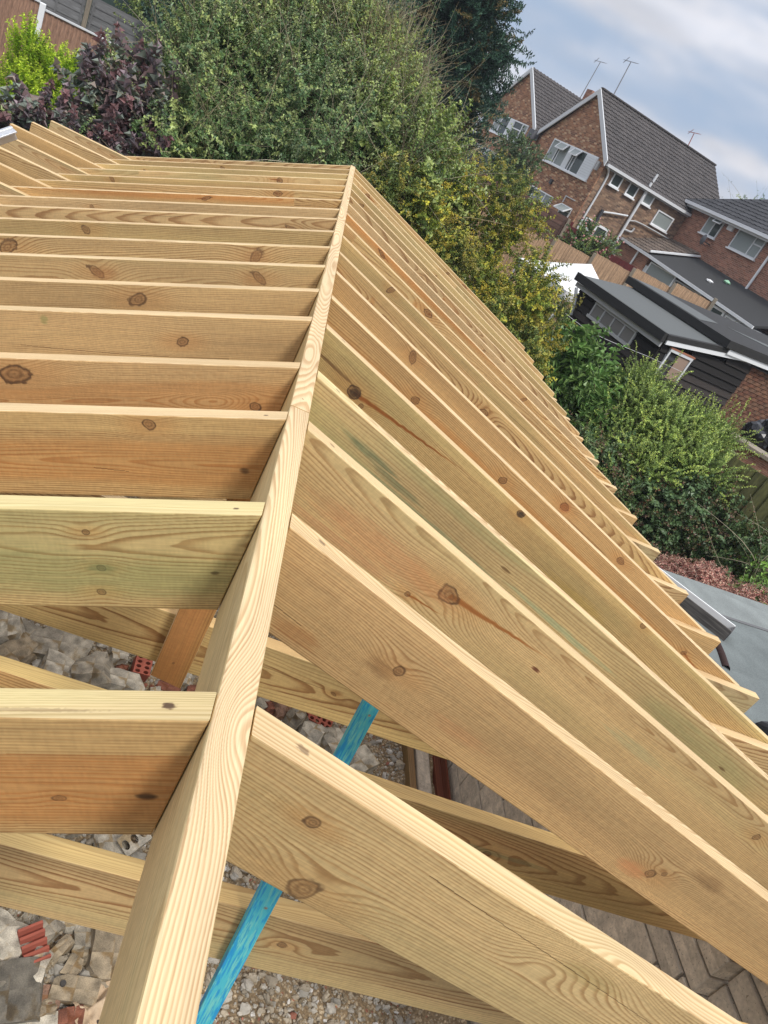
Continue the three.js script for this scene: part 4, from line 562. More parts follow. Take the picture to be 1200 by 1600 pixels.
{ // single-storey extension between houses B and C
  const t = thing('rear_extension', 'low brick extension with dark flat roof and white-framed windows against the red brick house', 'extension', HP, HT0), X0 = 2.62, yb = -1.5;
  const ex = (a, y, o) => [X0 * S - o, Y(y), a * S];
  mesh('wall', metreUV(box(X0 * S, 4.78 * S, Y(yb), Y(0.28), 0.05, 2.0 * S)), bRed, t);
  tag(mesh('tiled_lean_to', tiles([X0 * S - 0.15, Y(0.4), 0.03], [X0 * S - 0.15, Y(0.4), 1.95 * S], [4.78 * S, Y(1.28), 1.95 * S], [4.78 * S, Y(1.28), 0.03], 9, 9, 6), tileB, t), null, null, null, 'stuff');
  mesh('flat_roof', poly3([[X0 * S - 0.2, Y(0.36), 1.98 * S], [X0 * S - 0.2, Y(0.1), 8.4 * S], [4.78 * S, Y(0.85), 8.4 * S], [4.78 * S, Y(1.12), 1.98 * S]], 0.1, [0, -1, 0]), std([0.03, 0.03, 0.03], 0.92), t);
  mesh('fascia', poly3([ex(-0.1, 0.44, 0.2), ex(2.1, 0.38, 0.2), ex(8.4, 0.08, 0.2), ex(8.4, -0.02, 0.2), ex(2.1, 0.27, 0.2), ex(-0.1, 0.34, 0.2)], 0.05, [-1, 0, 0]), white, t);
  mesh('flashing', bar(ex(1.98, 0.5, 0.15), [4.75 * S, Y(1.2), 2.05 * S], 0.08, 0.08), white, t); mesh('end_wall', box(X0 * S + 0.02, 4.78 * S, Y(yb), Y(0.0), 2.02 * S, 8.3 * S), offW, t);
  mesh('downpipe', tube([ex(1.3, 0.3, 0.08), ex(1.28, -0.4, 0.08), ex(1.28, yb, 0.08)], 0.05, 0.05, 7), white, t);
  win(t, ex, 2.25, 3.9, -0.95, 0.2, { net: [1] }); win(t, ex, 3.95, 5.5, -0.7, 0.1, { mull: [0.35], m: greyP }); win(t, ex, 5.6, 6.9, -0.75, 0.02, { mull: [0.5], f: 0.08 }); win(t, ex, 7.0, 8.2, -0.75, -0.06, { m: white, net: [1] });
}
{ // roof of the next house beyond, behind the dark conifer
  const t = thing('brick_house', 'mottled brown roof and wall of a house behind the left gable and the dark conifer', 'house', HP, HT0);
  mesh('wall', metreUV(box(4 * S, 9 * S, Y(-1.4), Y(3.0), -19 * S, -12.4 * S)), bRed, t);
  tag(mesh('roof', tiles([3.7 * S, Y(2.95), -19.3 * S], [3.7 * S, Y(2.95), -12.1 * S], [6.5 * S, Y(5.15), -12.1 * S], [6.5 * S, Y(5.15), -19.3 * S], 14, 24, 7), tileB, t), null, null, null, 'stuff');
  mesh('far_slope', poly3([[9.3 * S, Y(2.95), -19.3 * S], [9.3 * S, Y(2.95), -12.1 * S], [6.5 * S, Y(5.15), -12.1 * S], [6.5 * S, Y(5.15), -19.3 * S]], 0.05, [0, -1, 0]), tileB, t);
}
function aerial(u, v, y0, y1, tilt, label, m, sc = 1) {
  const t = thing('tv_aerial', label, 'aerial', HP, HT0), b = [u * S, Y(y0) - 0.1, -v * S], k = [u * S + tilt, Y(y1), -v * S];
  mesh('mast', tube([b, k], 0.028, 0.022, 6), m, t); const els = [bar([k[0] - 0.5 * sc, k[1] - 0.05, k[2]], [k[0] + 0.5 * sc, k[1] + 0.1, k[2]], 0.025, 0.025)];
  for (let i = 0; i < 7; i++) { const f = i / 6 - 0.5; els.push(bar([k[0] + f * sc, k[1] + 0.03 + f * 0.15, k[2] - 0.28 * sc], [k[0] + f * sc, k[1] + 0.03 + f * 0.15, k[2] + 0.28 * sc], 0.018, 0.018)); } els.push(bar([k[0] - 0.45 * sc, k[1] - 0.25 * sc, k[2] - 0.2 * sc], [k[0] - 0.45 * sc, k[1] + 0.2 * sc, k[2] + 0.2 * sc], 0.02, 0.02)); mesh('array', merge(els), m, t);
}
const steel = std([0.28, 0.28, 0.3], 0.5, { metalness: 0.4 });
aerial(2.84, 8.75, 4.72, 6.33, 0.06, 'tall television aerial on the roof of the left gable', steel, 0.6); aerial(0.53, 2.7, 4.7, 5.92, -0.05, 'tall television aerial on the ridge of the nearer gable roof', steel, 0.6); aerial(5.09, 2.7, 4.7, 5.2, -0.1, 'short reddish aerial far along the long tiled ridge', std([0.4, 0.16, 0.14], 0.6), 0.55);

// ------------------------------------------------------------------ fences
function plankTex(c, seed) { return dataTex(256, 64, (i, j) => { const n = vn(i * 0.03 + seed, j * 0.5) * 0.5 + vn(i * 0.1, j * 1.1 + seed) * 0.5, m = fbm(i * 0.02 + seed, j * 0.05, 3), k = 0.72 + 0.34 * n + 0.3 * (m - 0.4); return c.map(v => v * k); }); }
const plankMats = (c, s) => [0.88, 1, 1.12].map((k, i) => std(new THREE.Color(k, k, k), 0.9, { map: plankTex(c, s + i * 7) }));
const fLap = plankMats([98, 72, 62], 3), fFea = plankMats([190, 156, 124], 9), fLeft = plankMats([164, 128, 106], 15), fGrey = plankMats([120, 120, 120], 21), fMoss = plankMats([88, 88, 50], 27), fRed = plankMats([96, 34, 34], 33), shedW = plankMats([40, 35, 32], 39).map((m, i) => { m.color.multiplyScalar([0.6, 1.1, 1.8][i]); return m; }), conc = std([0.4, 0.39, 0.37], 0.9, { map: blockTex });
function panelFence(name, label, a, b, h, mode, mats, post, o = {}) { // a, b: [x, yTop, z]
  const t = thing(name, label, 'fence', [a[0], 0, a[2]], Math.atan2(-(b[2] - a[2]), b[0] - a[0])), L = Math.hypot(b[0] - a[0], b[2] - a[2]), n = o.bays || Math.max(1, Math.round(L / 1.83)), r = rng(Math.round(Math.abs(a[0] * 100))), bay = L / n, cache = {};
  for (let k = 0; k < n; k++) {
    const x0 = k * bay, yt = mix(a[1], b[1], (k + 0.5) / n) ;
    if (mode === 'lap') { const m = Math.round(h / 0.17); cache.g ||= box(0.06, bay - 0.06, 0, 0.185, -0.008, 0.008); for (let i = 0; i < m; i++) { const q = mesh('slat', cache.g, mats[Math.floor(r() * 3)], t); q.position.set(x0, yt - h + i * 0.17 + (r() - 0.5) * 0.008, 0); q.rotation.x = -0.06; } for (const f of [0.03, 0.35, 0.65, 0.97]) { cache.b ||= box(-0.02, 0.02, -h, 0, 0.014, 0.034); mesh('batten', cache.b, mats[0], t).position.set(x0 + 0.06 + f * (bay - 0.12), yt, 0); } }
    else { const m = Math.round((bay - 0.1) / (o.bw || 0.1)), w = (bay - 0.1) / m; cache.g ||= box(0.002, w + 0.006, -h, 0, -0.007, 0.007); for (let i = 0; i < m; i++) { const q = mesh('board', cache.g, mats[Math.floor(r() * 3)], t); q.position.set(x0 + 0.05 + i * w, yt - r() * 0.015, (r() - 0.5) * 0.004); q.rotation.y = 0.12; } if (o.cap) mesh('capping', box(x0 + 0.05, x0 + bay - 0.05, yt + 0.002, yt + 0.03, -0.03, 0.03), o.cap, t); }
  }
  for (let k = 0; k <= n; k++) mesh('post', box(k * bay - 0.05, k * bay + 0.05, mix(a[1], b[1], k / n) - h - 0.2, mix(a[1], b[1], k / n) + 0.06, -0.05, 0.06, 0.01), post, t);
  return t;
}
panelFence('lap_fence', 'dark brown lap panel fence below the ground floor window of the nearer gable', [2.4, -0.1, -31.2], [8.55, 0.06, -29.76], 1.8, 'lap', fLap, conc);
panelFence('picket_fence', 'dark red fence between the brown lap fence and the brick extension', [8.7, 0.02, -29.7], [12.1, -0.3, -28.7], 1.6, 'board', fRed, fRed[1]);
panelFence('board_fence', 'light brown vertical board fence with concrete posts behind the white canopy', [3.1, -1.06, -25.0], [11.6, 0.22, -22.3], 1.75, 'board', fFea, conc, { bays: 7 });
panelFence('board_fence', 'pinkish brown board fence with a white post in the top left corner', [-9.6, -0.6, -14.9], [-2.3, -0.93, -17.2], 1.8, 'board', fLeft, white, { bays: 4, cap: offW });
panelFence('lap_fence', 'weathered grey lap fence just behind the brown board fence, top left', [-9.5, -0.25, -18.6], [-3.2, -0.62, -20.6], 1.8, 'lap', fGrey, conc);
panelFence('board_fence', 'short mossy green board fence beside the tangled shrub at the right edge', [6.47, -1.2, -9.42], [7.35, -1.16, -8.78], 1.7, 'board', fMoss, fMoss[0], { bays: 1, bw: 0.16 });
{ // dark green garden shed behind the grey fence
  const t = thing('garden_shed', 'dark green shed roof behind the grey fence at the top left', 'shed', [-6.2, 0, -24], -0.25), g = std([0.035, 0.06, 0.05], 0.85);
  mesh('wall', box(-2.4, 2.4, -2.6, 0.4, -1.2, 1.2), g, t); mesh('roof', poly3([[-2.6, 0.35, 1.4], [2.6, 0.35, 1.4], [2.6, 1.1, -1.4], [-2.6, 1.1, -1.4]], 0.08, [0, 1, 0]), std([0.05, 0.07, 0.065], 0.9), t);
}
// ------------------------------------------------------------------ timber shed and garage on the right
const SP = [6.553, 0, -13.431], k12 = 1.2, ys = y => 0.625 + (y - 0.625) * k12;
const shedDark = feltTex(5, [48, 47, 46]), shedPale = feltTex(7, [98, 101, 100]), fDark = std(0xffffff, 0.9, { map: shedDark }), fPale = std(0xffffff, 0.9, { map: shedPale });
{
  const t = thing('timber_shed', 'black-stained timber shed with a sloping grey felt roof and a strip window', 'shed', SP, HT0), r = rng(8), yb = -2.75;
  const nB = 13, gL = box(-0.04, 0.005, 0, 0.16, -2.98, 0), topL = ys(-0.45), gR = box(0, 2.4, 0, 0.16, -0.005, 0.04);
  for (let i = 0; i < nB; i++) { const q = mesh('weatherboard', gL, shedW[Math.floor(r() * 3)], t); q.position.set((r() - 0.5) * 0.01, topL - 0.165 - i * 0.15, 0); q.rotation.z = -0.22; }
  for (let i = 0; i < nB + 2; i++) { const y = topL + 0.3 - 0.165 - i * 0.15, x0 = clamp((y + 0.14 - topL) / 0.165, 0, 2.2); const q = mesh('weatherboard', x0 > 0.02 ? box(x0, 2.4, 0, 0.16, -0.005, 0.04) : gR, shedW[Math.floor(r() * 3)], t); q.position.set(0, y, (r() - 0.5) * 0.01 + 0.014); q.rotation.x = -0.22; }
  mesh('wall_core', box(0.02, 2.38, yb, topL - 0.02, -2.96, -0.02), std([0.02, 0.018, 0.017], 0.9), t);
  mesh('corner_post', box(-0.03, 0.05, yb, topL, -0.05, 0.03), shedW[0], t);
  const yr = x => ys(-0.35) + 0.165 * x;
  mesh('roof', poly3([[-0.14, yr(-0.14), 0.1], [2.5, yr(2.5), 0.1], [2.5, yr(2.5), -3.15], [-0.14, yr(-0.14), -3.15]], 0.05, [0, 1, 0]), fPale, t);
  mesh('felt_edge', merge([bar([-0.14, yr(-0.14) - 0.0, 0.11], [-0.14, yr(-0.14) - 0.0, -3.16], 0.09, 0.17), bar([-0.1, yr(-0.1) + 0.02, 0.09], [2.5, yr(2.5) + 0.02, 0.09], 0.09, 0.1)]), fDark, t);
  mesh('fascia', merge([bar([-0.1, yr(-0.1) - 0.15, 0.08], [-0.1, yr(-0.1) - 0.15, -3.1], 0.03, 0.09)]), greyP, t);
  mesh('fascia', bar([-0.05, yr(-0.05) - 0.075, 0.11], [2.42, yr(2.42) - 0.075, 0.11], 0.035, 0.085), white, t);
  const wy0 = ys(-0.78), wy1 = ys(-0.55), w = mesh('window', merge([box(-0.06, -0.02, wy1 - 0.03, wy1 + 0.03, -2.25, -0.7), box(-0.07, -0.02, wy0 - 0.06, wy0, -2.28, -0.68), ...[0, 1, 2, 3, 4].map(i => box(-0.058, -0.022, wy0, wy1 - 0.03, -2.24 + i * 0.378, -2.2 + i * 0.378))]), greyP, t);
  for (let i = 0; i < 4; i++) mesh('pane', box(-0.04, -0.03, wy0 + 0.002, wy1 - 0.032, -2.198 + i * 0.378, -1.864 + i * 0.378), std([0.2, 0.19, 0.18], 0.35), w);
  mesh('downpipe', tube([[-0.2, yr(-0.1) - 0.2, -2.9], [-0.14, yr(0) - 0.5, -2.75], [-0.1, yr(0) - 0.75, -2.7]], 0.035, 0.035, 8), std([0.4, 0.41, 0.42], 0.5), t);
  const oy1 = ys(-0.52), oy0 = ys(-0.92), op = mesh('open_window', merge([box(0.2, 0.24, oy0, oy1, 0.03, 0.08), box(0.8, 0.84, oy0, oy1, 0.03, 0.08), box(0.2, 0.84, oy1, oy1 + 0.05, 0.03, 0.085)]), offW, t); mesh('head_strip', box(0.18, 0.86, oy1 + 0.052, oy1 + 0.085, 0.03, 0.09), std([0.35, 0.14, 0.08], 0.8), op); mesh('shutter', box(0.5, 0.798, oy0, oy1 - 0.002, 0.035, 0.06), std([0.3, 0.21, 0.16], 0.8), op); mesh('opening_shade_panel', box(0.242, 0.498, oy0, oy1 - 0.002, 0.032, 0.04), darkP, op);  // last box: dark panel painted as the shade inside the open window
}
{
  const t = thing('garage', 'brick garage with a raised flat felt roof behind the timber shed', 'garage', SP, HT0), r = rng(18), yT = x => ys(0.02) + 0.05 * (x - 1.28), yb = -2.75;
  mesh('wall_core', merge([box(2.43, 5.9, yb, ys(-0.2), -3.0, -0.062), box(1.34, 2.42, ys(-0.25), ys(-0.1), -3.0, -0.06)]), std([0.3, 0.27, 0.24], 0.95), t);
  const bm = [[0.33, 0.15, 0.1], [0.28, 0.13, 0.09], [0.36, 0.19, 0.13], [0.3, 0.17, 0.12]].map(c => std(c, 0.92, { map: stoneTex })), g = boxUV(box(0, 0.215, 0, 0.065, -0.1, 0.0), 3), gh = boxUV(box(0, 0.1, 0, 0.065, -0.1, 0.0), 3);
  for (let row = 0; row < 25; row++) for (let c = 0; c < 11; c++) { const half = row % 2 && c === 0, x = 2.425 + c * 0.225 - (row % 2 && c ? 0.112 : 0); mesh('brick', half ? gh : g, bm[Math.floor(r() * 4)], t).position.set(x + 0.004, ys(-0.2) - 0.075 - row * 0.075, (r() - 0.5) * 0.006); }
  mesh('plain_wall', metreUV(box(4.9, 5.9, yb, ys(-0.2), -0.06, -0.002)), bRed, t);
  mesh('roof', poly3([[1.28, yT(1.28), 0.16], [6.2, yT(6.2), 0.16], [6.2, yT(6.2), -3.4], [1.28, yT(1.28), -3.4]], 0.16, [0, -1, 0]), fDark, t);
  mesh('felt_sheet', poly3([[1.36, yT(1.36) + 0.004, -0.9], [2.5, yT(2.5) + 0.004, -1.5], [2.3, yT(2.3) + 0.004, -3.3], [1.36, yT(1.36) + 0.004, -3.3]], 0.006, [0, 1, 0]), fPale, t); mesh('felt_sheet', poly3([[2.9, yT(2.9) + 0.004, -1.6], [5.6, yT(5.6) + 0.004, 0.0], [5.9, yT(5.9) + 0.004, -1.2]], 0.006, [0, 1, 0]), fPale, t);
  mesh('fascia', bar([1.42, yT(1.42) - 0.2, 0.14], [6.2, yT(6.2) - 0.2, 0.14], 0.04, 0.11), white, t); mesh('felt_edge', bar([1.26, yT(1.26) - 0.07, 0.17], [6.2, yT(6.2) - 0.07, 0.17], 0.04, 0.15), fDark, t);
}
{ // white canopy
  const t = thing('garden_canopy', 'white peaked canopy between the yellow-berried shrub and the black shed', 'canopy', [6.3, 0, -19.0], 0.45), a = 1.05, e = -1.05, p = [0.25, -0.36, 0];
  const q = [[-a, e, -a], [a, e, -a], [a, e, a], [-a, e, a]], pos = []; const sub = 8;
  for (let k = 0; k < 4; k++) for (let i = 0; i < sub; i++) for (let j = 0; j < sub; j++) { const pt = (u, v) => { const A = q[k], B = q[(k + 1) % 4]; const c = [0, 1, 2].map(m => mix(mix(A[m], B[m], u), p[m], v)); c[1] -= 0.1 * Math.sin(Math.PI * v) * (0.4 + 0.6 * Math.sin(Math.PI * u)); return c; }; const A = pt(i / sub, j / sub), B = pt((i + 1) / sub, j / sub), C = pt((i + 1) / sub, (j + 1) / sub), D = pt(i / sub, (j + 1) / sub); pos.push(...A, ...B, ...C, ...A, ...C, ...D); }
  const g = new THREE.BufferGeometry(); g.setAttribute('position', new THREE.Float32BufferAttribute(pos, 3)); g.computeVertexNormals(); const wm = std([0.74, 0.74, 0.73], 0.8, { side: THREE.DoubleSide }); mesh('roof_fabric', g, wm, t);
  for (let k = 0; k < 4; k++) { const A = q[k], B = q[(k + 1) % 4]; mesh('valance', bar([A[0], e - 0.1, A[2]], [B[0], e - 0.1, B[2]], 0.012, 0.2), wm, t); mesh('leg', tube([[A[0] * 0.97, e, A[2] * 0.97], [A[0] * 0.97, -2.7, A[2] * 0.97]], 0.025, 0.025, 8), white, t); }
}
{ // green garden bin
  const t = thing('garden_bin', 'green plastic garden bin half hidden by the broad-leaved tree', 'bin', [4.42, 0, -12.75], 0.7), m = std([0.075, 0.14, 0.095], 0.5);
  const b = new RoundedBoxGeometry(0.58, 0.95, 0.66, 2, 0.04), P = b.attributes.position; for (let i = 0; i < P.count; i++) { const k = 0.84 + 0.16 * (P.getY(i) + 0.475) / 0.95; P.setX(i, P.getX(i) * k); P.setZ(i, P.getZ(i) * k); } b.computeVertexNormals(); b.translate(0, -1.98, 0); mesh('body', b, m, t);
  const l = box(-0.33, 0.33, -1.5, -1.42, -0.38, 0.36, 0.03); mesh('lid', l, m, t); mesh('handle', tube([[-0.2, -1.5, -0.4], [-0.2, -1.46, -0.46], [0.2, -1.46, -0.46], [0.2, -1.5, -0.4]], 0.016, 0.016, 8), std([0.6, 0.62, 0.6], 0.5), t); for (const s of [-1, 1]) mesh('wheel', new THREE.CylinderGeometry(0.1, 0.1, 0.05, 16).rotateZ(Math.PI / 2).translate(s * 0.28, -2.42, -0.3), darkP, t);
}
function crumple(name, label, cat, pos, w, h, d, c, seed, rough = 0.4) { const g = new THREE.IcosahedronGeometry(0.5, 4), P = g.attributes.position; for (let i = 0; i < P.count; i++) { const x = P.getX(i), y = P.getY(i), z = P.getZ(i), k = 1 + 0.28 * sn(x * 5 + seed + y * 3, z * 5 + seed) + 0.14 * sn(x * 13 + y * 7, z * 12 + seed); P.setXYZ(i, x * k * w, y * k * h, z * k * d); } g.computeVertexNormals(); const m = mesh(name, g, std(c, rough), scene); m.position.set(...pos); return tag(m, label, cat); }
crumple('plastic_sheet', 'crumpled white plastic sheet between the broad-leaved tree and the black shed', 'sheet', [6.15, -1.5, -12.25], 0.75, 0.3, 0.8, [0.7, 0.71, 0.7], 4, 0.4);
crumple('bin_bag', 'black plastic bag at the right edge in front of the brick garage', 'bag', [7.75, -1.02, -11.0], 0.6, 0.55, 0.6, [0.012, 0.012, 0.014], 11, 0.28);
crumple('flower_bag', 'small cream bundle just below the black plastic bag at the right edge', 'bundle', [7.62, -1.2, -10.2], 0.3, 0.22, 0.26, [0.62, 0.58, 0.48], 21, 0.7);
tag(mesh('leaning_board', bar([5.0, -2.45, -11.35], [5.6, -1.95, -11.55], 0.03, 0.45), std([0.3, 0.2, 0.14], 0.85)), 'tan board leaning behind the broad-leaved tree', 'board');
{
  const t = thing('low_wall', 'low wall topped with grey coping slabs at the right edge above the mossy fence', 'wall', [6.82, 0, -10.6], -0.62), m = boxUV;
  mesh('wall', boxUV(box(0, 1.6, -2.75, -1.13, 0.04, 0.3), 1.5), bRed, t); for (let k = 0; k < 4; k++) mesh('coping_slab', boxUV(box(k * 0.42, k * 0.42 + 0.41, -1.128, -1.07 + 0.004 * (k % 2), -0.02, 0.36, 0.008), 1.5), conc, t);
}
tag(mesh('washing_line', tube([[4.0, -0.85, -12.6], [5.0, -1.02, -12.9], [6.5, -1.0, -13.35], [7.2, -0.95, -13.2]], 0.0035, 0.0035, 5), std([0.6, 0.6, 0.6], 0.6)), 'thin pale line strung in front of the black shed', 'washing line');
for (const [u, v, y, c, label] of [[3.46, 4.56, 0.55, [0.75, 0.75, 0.74], 'scrap of white litter on the dark flat extension roof'], [4.15, 4.63, 0.8, [0.35, 0.62, 0.42], 'pale green bag lying on the dark flat extension roof by the red wall']]) {
  const g = new THREE.Group(); g.position.set(...HP); g.rotation.y = HT0; g.updateMatrixWorld(); const q = new THREE.Vector3(u * S, Y(y) + 0.05, v * S).applyMatrix4(g.matrixWorld); crumple('litter', label, 'litter', q.toArray(), 0.3, 0.14, 0.42, c, u * 7, 0.5);
}
// ------------------------------------------------------------------ foliage
const leafM = new THREE.MeshPhysicalMaterial({ vertexColors: true, color: 0xffffff, roughness: 0.42, side: THREE.DoubleSide, transmission: 0.22, thickness: 0, specularIntensity: 0.7 });
const twigM = std([0.2, 0.16, 0.11], 0.9), barkM = std(0xffffff, 0.95, { map: dataTex(128, 128, (i, j) => { const n = fbm(i * 0.15, j * 0.03, 4); return [70 + 50 * n, 60 + 42 * n, 48 + 34 * n]; }) });
// one shoot: a bent twig with folded leaves; colours are vertex colours (linear)
function shoot({ len = 0.4, n = 22, ll = 0.035, lw = 0.016, droop = 0.3, spread = 1, tw = 0.0025, cols, tip, twig = [0.17, 0.13, 0.07], start = 0.1, seed = 1, fold = 0.25, berry, flat = 0, gain = 2.1 }) {
  const r = rng(seed), pos = [], col = []; const tri = (a, b, c, k) => { for (const p of [a, b, c]) { pos.push(p.x, p.y, p.z); col.push(...k); } };
  const ax = r() * 6.28, C = t => V3(Math.cos(ax) * droop * len * t * t, len * (t - 0.35 * droop * t * t), Math.sin(ax) * droop * len * t * t + 0.03 * len * Math.sin(t * 5 + seed)), seg = 5;
  for (let s = 0; s < seg; s++) { const a = C(s / seg), b = C((s + 1) / seg), w = tw * (1 - s / seg * 0.8), w2 = tw * (1 - (s + 1) / seg * 0.8); for (let k = 0; k < 3; k++) { const p = k * 2.094, q = p + 2.094, P = (c, w, an) => V3(c.x + Math.cos(an) * w, c.y, c.z + Math.sin(an) * w); tri(P(a, w, p), P(a, w, q), P(b, w2, q), twig); tri(P(a, w, p), P(b, w2, q), P(b, w2, p), twig); } }
  for (let i = 0; i < n; i++) {
    const t = start + (1 - start) * (i + 0.5) / n, b = C(t), an = i * 2.4 + r() * 1.2, up = 0.08 + 0.5 * r() * (0.4 + t), o = V3(Math.cos(an) * spread, up, Math.sin(an) * spread * (1 - flat)).normalize(), L = ll * (0.5 + 0.95 * r()) * (1 - 0.3 * t), W = lw * (0.75 + 0.5 * r());
    const side = o.clone().cross(V3(r() - 0.5, 1, r() - 0.5)).normalize(), nn = side.clone().cross(o).normalize(), e = b.clone().addScaledVector(o, L), m = b.clone().addScaledVector(o, L * 0.45).addScaledVector(nn, L * fold * 0.35), l = m.clone().addScaledVector(side, W / 2).addScaledVector(nn, W * fold), q = m.clone().addScaledVector(side, -W / 2).addScaledVector(nn, W * fold);
    e.y -= L * 0.18; const base = cols[Math.floor(r() * cols.length)], k = (0.75 + 0.5 * r()) * gain, c0 = tip && t > 0.72 && r() < 0.8 ? tip : base, c = c0.map(v => v * k);
    tri(b, l, e, c); tri(b, e, q, c);
  }
  if (berry) for (let i = 0; i < berry.n; i++) { const t = 0.35 + 0.6 * r(), b = C(t), o = V3(r() - 0.5, r() - 0.2, r() - 0.5).multiplyScalar(berry.s * 5), s = berry.s * (0.7 + 0.6 * r()), c = berry.c[Math.floor(r() * berry.c.length)], p = b.add(o), v = [V3(s, 0, 0), V3(0, 0, s), V3(-s, 0, 0), V3(0, 0, -s)]; for (let k = 0; k < 4; k++) { const A = p.clone().add(v[k]), B = p.clone().add(v[(k + 1) % 4]); tri(A, p.clone().add(V3(0, s, 0)), B, c); tri(A, B, p.clone().add(V3(0, -s, 0)), c); } }
  const g = new THREE.BufferGeometry(); g.setAttribute('position', new THREE.Float32BufferAttribute(pos, 3)); g.setAttribute('color', new THREE.Float32BufferAttribute(col, 3)); g.computeVertexNormals(); return g;
}
const UPV = V3(0, 1, 0);
function plant(name, label, category, clumps, geos, { n = 900, up = 0.5, out = 0.9, sc = [0.7, 1.3], tint = 0.25, seed = 1, group, ground, skirt = true, stems = 4, stray = 0.06, inner = 0.5, yel = 0, squash = 0.9, shrink = 0.78, strayAmp = 0.25, m = leafM, fall = 0 } = {}) {
  const t = thing(name, label, category, [clumps[0][0], 0, clumps[0][2]], 0, group), ox = clumps[0][0], oz = clumps[0][2], r = rng(seed * 131 + 7), gN = n => (r() + r() + r() + r() - 2) * n;
  const all = clumps.map(c => [c[0], c[1], c[2], Math.max(0.12, c[3] * shrink), 1]);
  if (skirt) for (const c of clumps) { let y = c[1] - c[3] * 1.25, g = ground ?? gy(c[0], c[2]), k = 1; while (y > g + 0.2 && k < 5) { all.push([c[0] + gN(0.15), y, c[2] + gN(0.15), c[3] * 1.05, 0.55]); y -= c[3] * 1.25; k++; } }
  const tot = all.reduce((s, c) => s + c[3] * c[3] * c[4], 0), per = geos.map(() => []), M = new THREE.Matrix4(), q = new THREE.Quaternion(), q2 = new THREE.Quaternion();
  for (const c of all) {
    const N = Math.round(n * c[3] * c[3] * c[4] / tot);
    for (let i = 0; i < N; i++) {
      const z = r() * 2 - 1, a = r() * 6.283, w = Math.sqrt(1 - z * z), o = V3(w * Math.cos(a), z, w * Math.sin(a)), lump = 0.78 + 0.28 * sn(o.x * 2.3 + c[0] * 5 + seed, o.y * 2.3 + o.z * 2.1 + c[2] * 3) + 0.3 * sn(o.x * 5.5 + c[1] * 7 + seed, o.y * 5.5 + o.z * 5 + c[0] * 3), k = (inner + (1 - inner) * Math.sqrt(r())) * lump + (r() < stray ? strayAmp * r() : 0);
      const p = V3(c[0] - ox + o.x * c[3] * k, c[1] + o.y * c[3] * k * squash, c[2] - oz + o.z * c[3] * k), d = o.clone().multiplyScalar(out).addScaledVector(UPV, up - fall * Math.max(0, k - 0.6)).add(V3(gN(0.35), gN(0.3), gN(0.35))).normalize();
      q.setFromUnitVectors(UPV, d); q2.setFromAxisAngle(UPV, r() * 6.283); q.multiply(q2); const s = mix(sc[0], sc[1], r()); M.compose(p, q, V3(s, s, s));
      const gi = Math.min(geos.length - 1, Math.floor(r() * geos.length)), b = 1 + (r() - 0.5) * 2 * tint, yv = yel * sstep(0.45, 0.7, vn(p.x * 2.2 + seed * 3 + ox, p.y * 2.2 + p.z * 1.7)) ; per[gi].push([M.clone(), [b * (1 + yv * 0.42), b * (1 + yv * 0.32), b * (1 - yv * 0.2)]]);
    }
  }
  per.forEach((L, i) => { if (!L.length) return; const im = shadow(new THREE.InstancedMesh(geos[i], m, L.length)), c = new THREE.Color(); L.forEach((e, k) => { im.setMatrixAt(k, e[0]); im.setColorAt(k, c.setRGB(...e[1])); }); im.name = 'crown'; im.userData.kind = 'stuff'; t.add(im); });
  if (stems) { const ge = []; for (let i = 0; i < Math.min(stems, clumps.length); i++) { const c = clumps[Math.floor(i * clumps.length / Math.min(stems, clumps.length))], g = ground ?? gy(c[0], c[2]), bx = mix(c[0], ox, 0.4) - ox, bz = mix(c[2], oz, 0.4) - oz; ge.push(tube([[bx, g - 0.1, bz], [mix(bx, c[0] - ox, 0.4) + gN(0.1), mix(g, c[1], 0.45), mix(bz, c[2] - oz, 0.4)], [c[0] - ox, c[1] + c[3] * 0.4, c[2] - oz]], 0.035, 0.008, 6)); } mesh('stem', merge(ge), barkM, t); }
  return t;
}
const G1 = [[0.085, 0.128, 0.048], [0.068, 0.112, 0.045], [0.105, 0.15, 0.06], [0.056, 0.096, 0.042], [0.14, 0.17, 0.085]], tipG = [0.145, 0.175, 0.065];
const pale = [0.33, 0.28, 0.19];
const priv = [1, 2, 3].map(s => shoot({ len: 0.36, n: 34, ll: 0.055, lw: 0.03, droop: 0.45, cols: G1, tip: s === 1 ? tipG : undefined, seed: s, twig: [0.15, 0.12, 0.06] }));
const long = [4, 5].map(s => shoot({ len: 0.65, n: 30, ll: 0.055, lw: 0.028, droop: 0.4, cols: G1, tip: tipG, seed: s, start: 0.25, tw: 0.004, twig: pale }));
const lime = [6, 7].map(s => shoot({ len: 0.5, n: 26, ll: 0.075, lw: 0.04, droop: 0.35, cols: [[0.11, 0.15, 0.04], [0.09, 0.13, 0.04], [0.13, 0.17, 0.045], [0.075, 0.11, 0.035]], tip: [0.155, 0.185, 0.06], seed: s, twig: [0.28, 0.25, 0.18], tw: 0.004 }));
const pyr = [8, 9].map(s => shoot({ len: 0.32, n: 30, ll: 0.05, lw: 0.026, droop: 0.4, cols: [[0.062, 0.09, 0.028], [0.08, 0.11, 0.032], [0.105, 0.13, 0.036]], seed: s, tip: [0.18, 0.18, 0.04] }));
const pyrB = [10, 11].map(s => shoot({ len: 0.36, n: 22, ll: 0.04, lw: 0.02, droop: 0.4, cols: [[0.12, 0.13, 0.035], [0.17, 0.165, 0.04], [0.2, 0.18, 0.045]], seed: s, berry: { n: 20, s: 0.008, c: [[0.42, 0.36, 0.07], [0.36, 0.33, 0.08], [0.46, 0.34, 0.05]] } }));
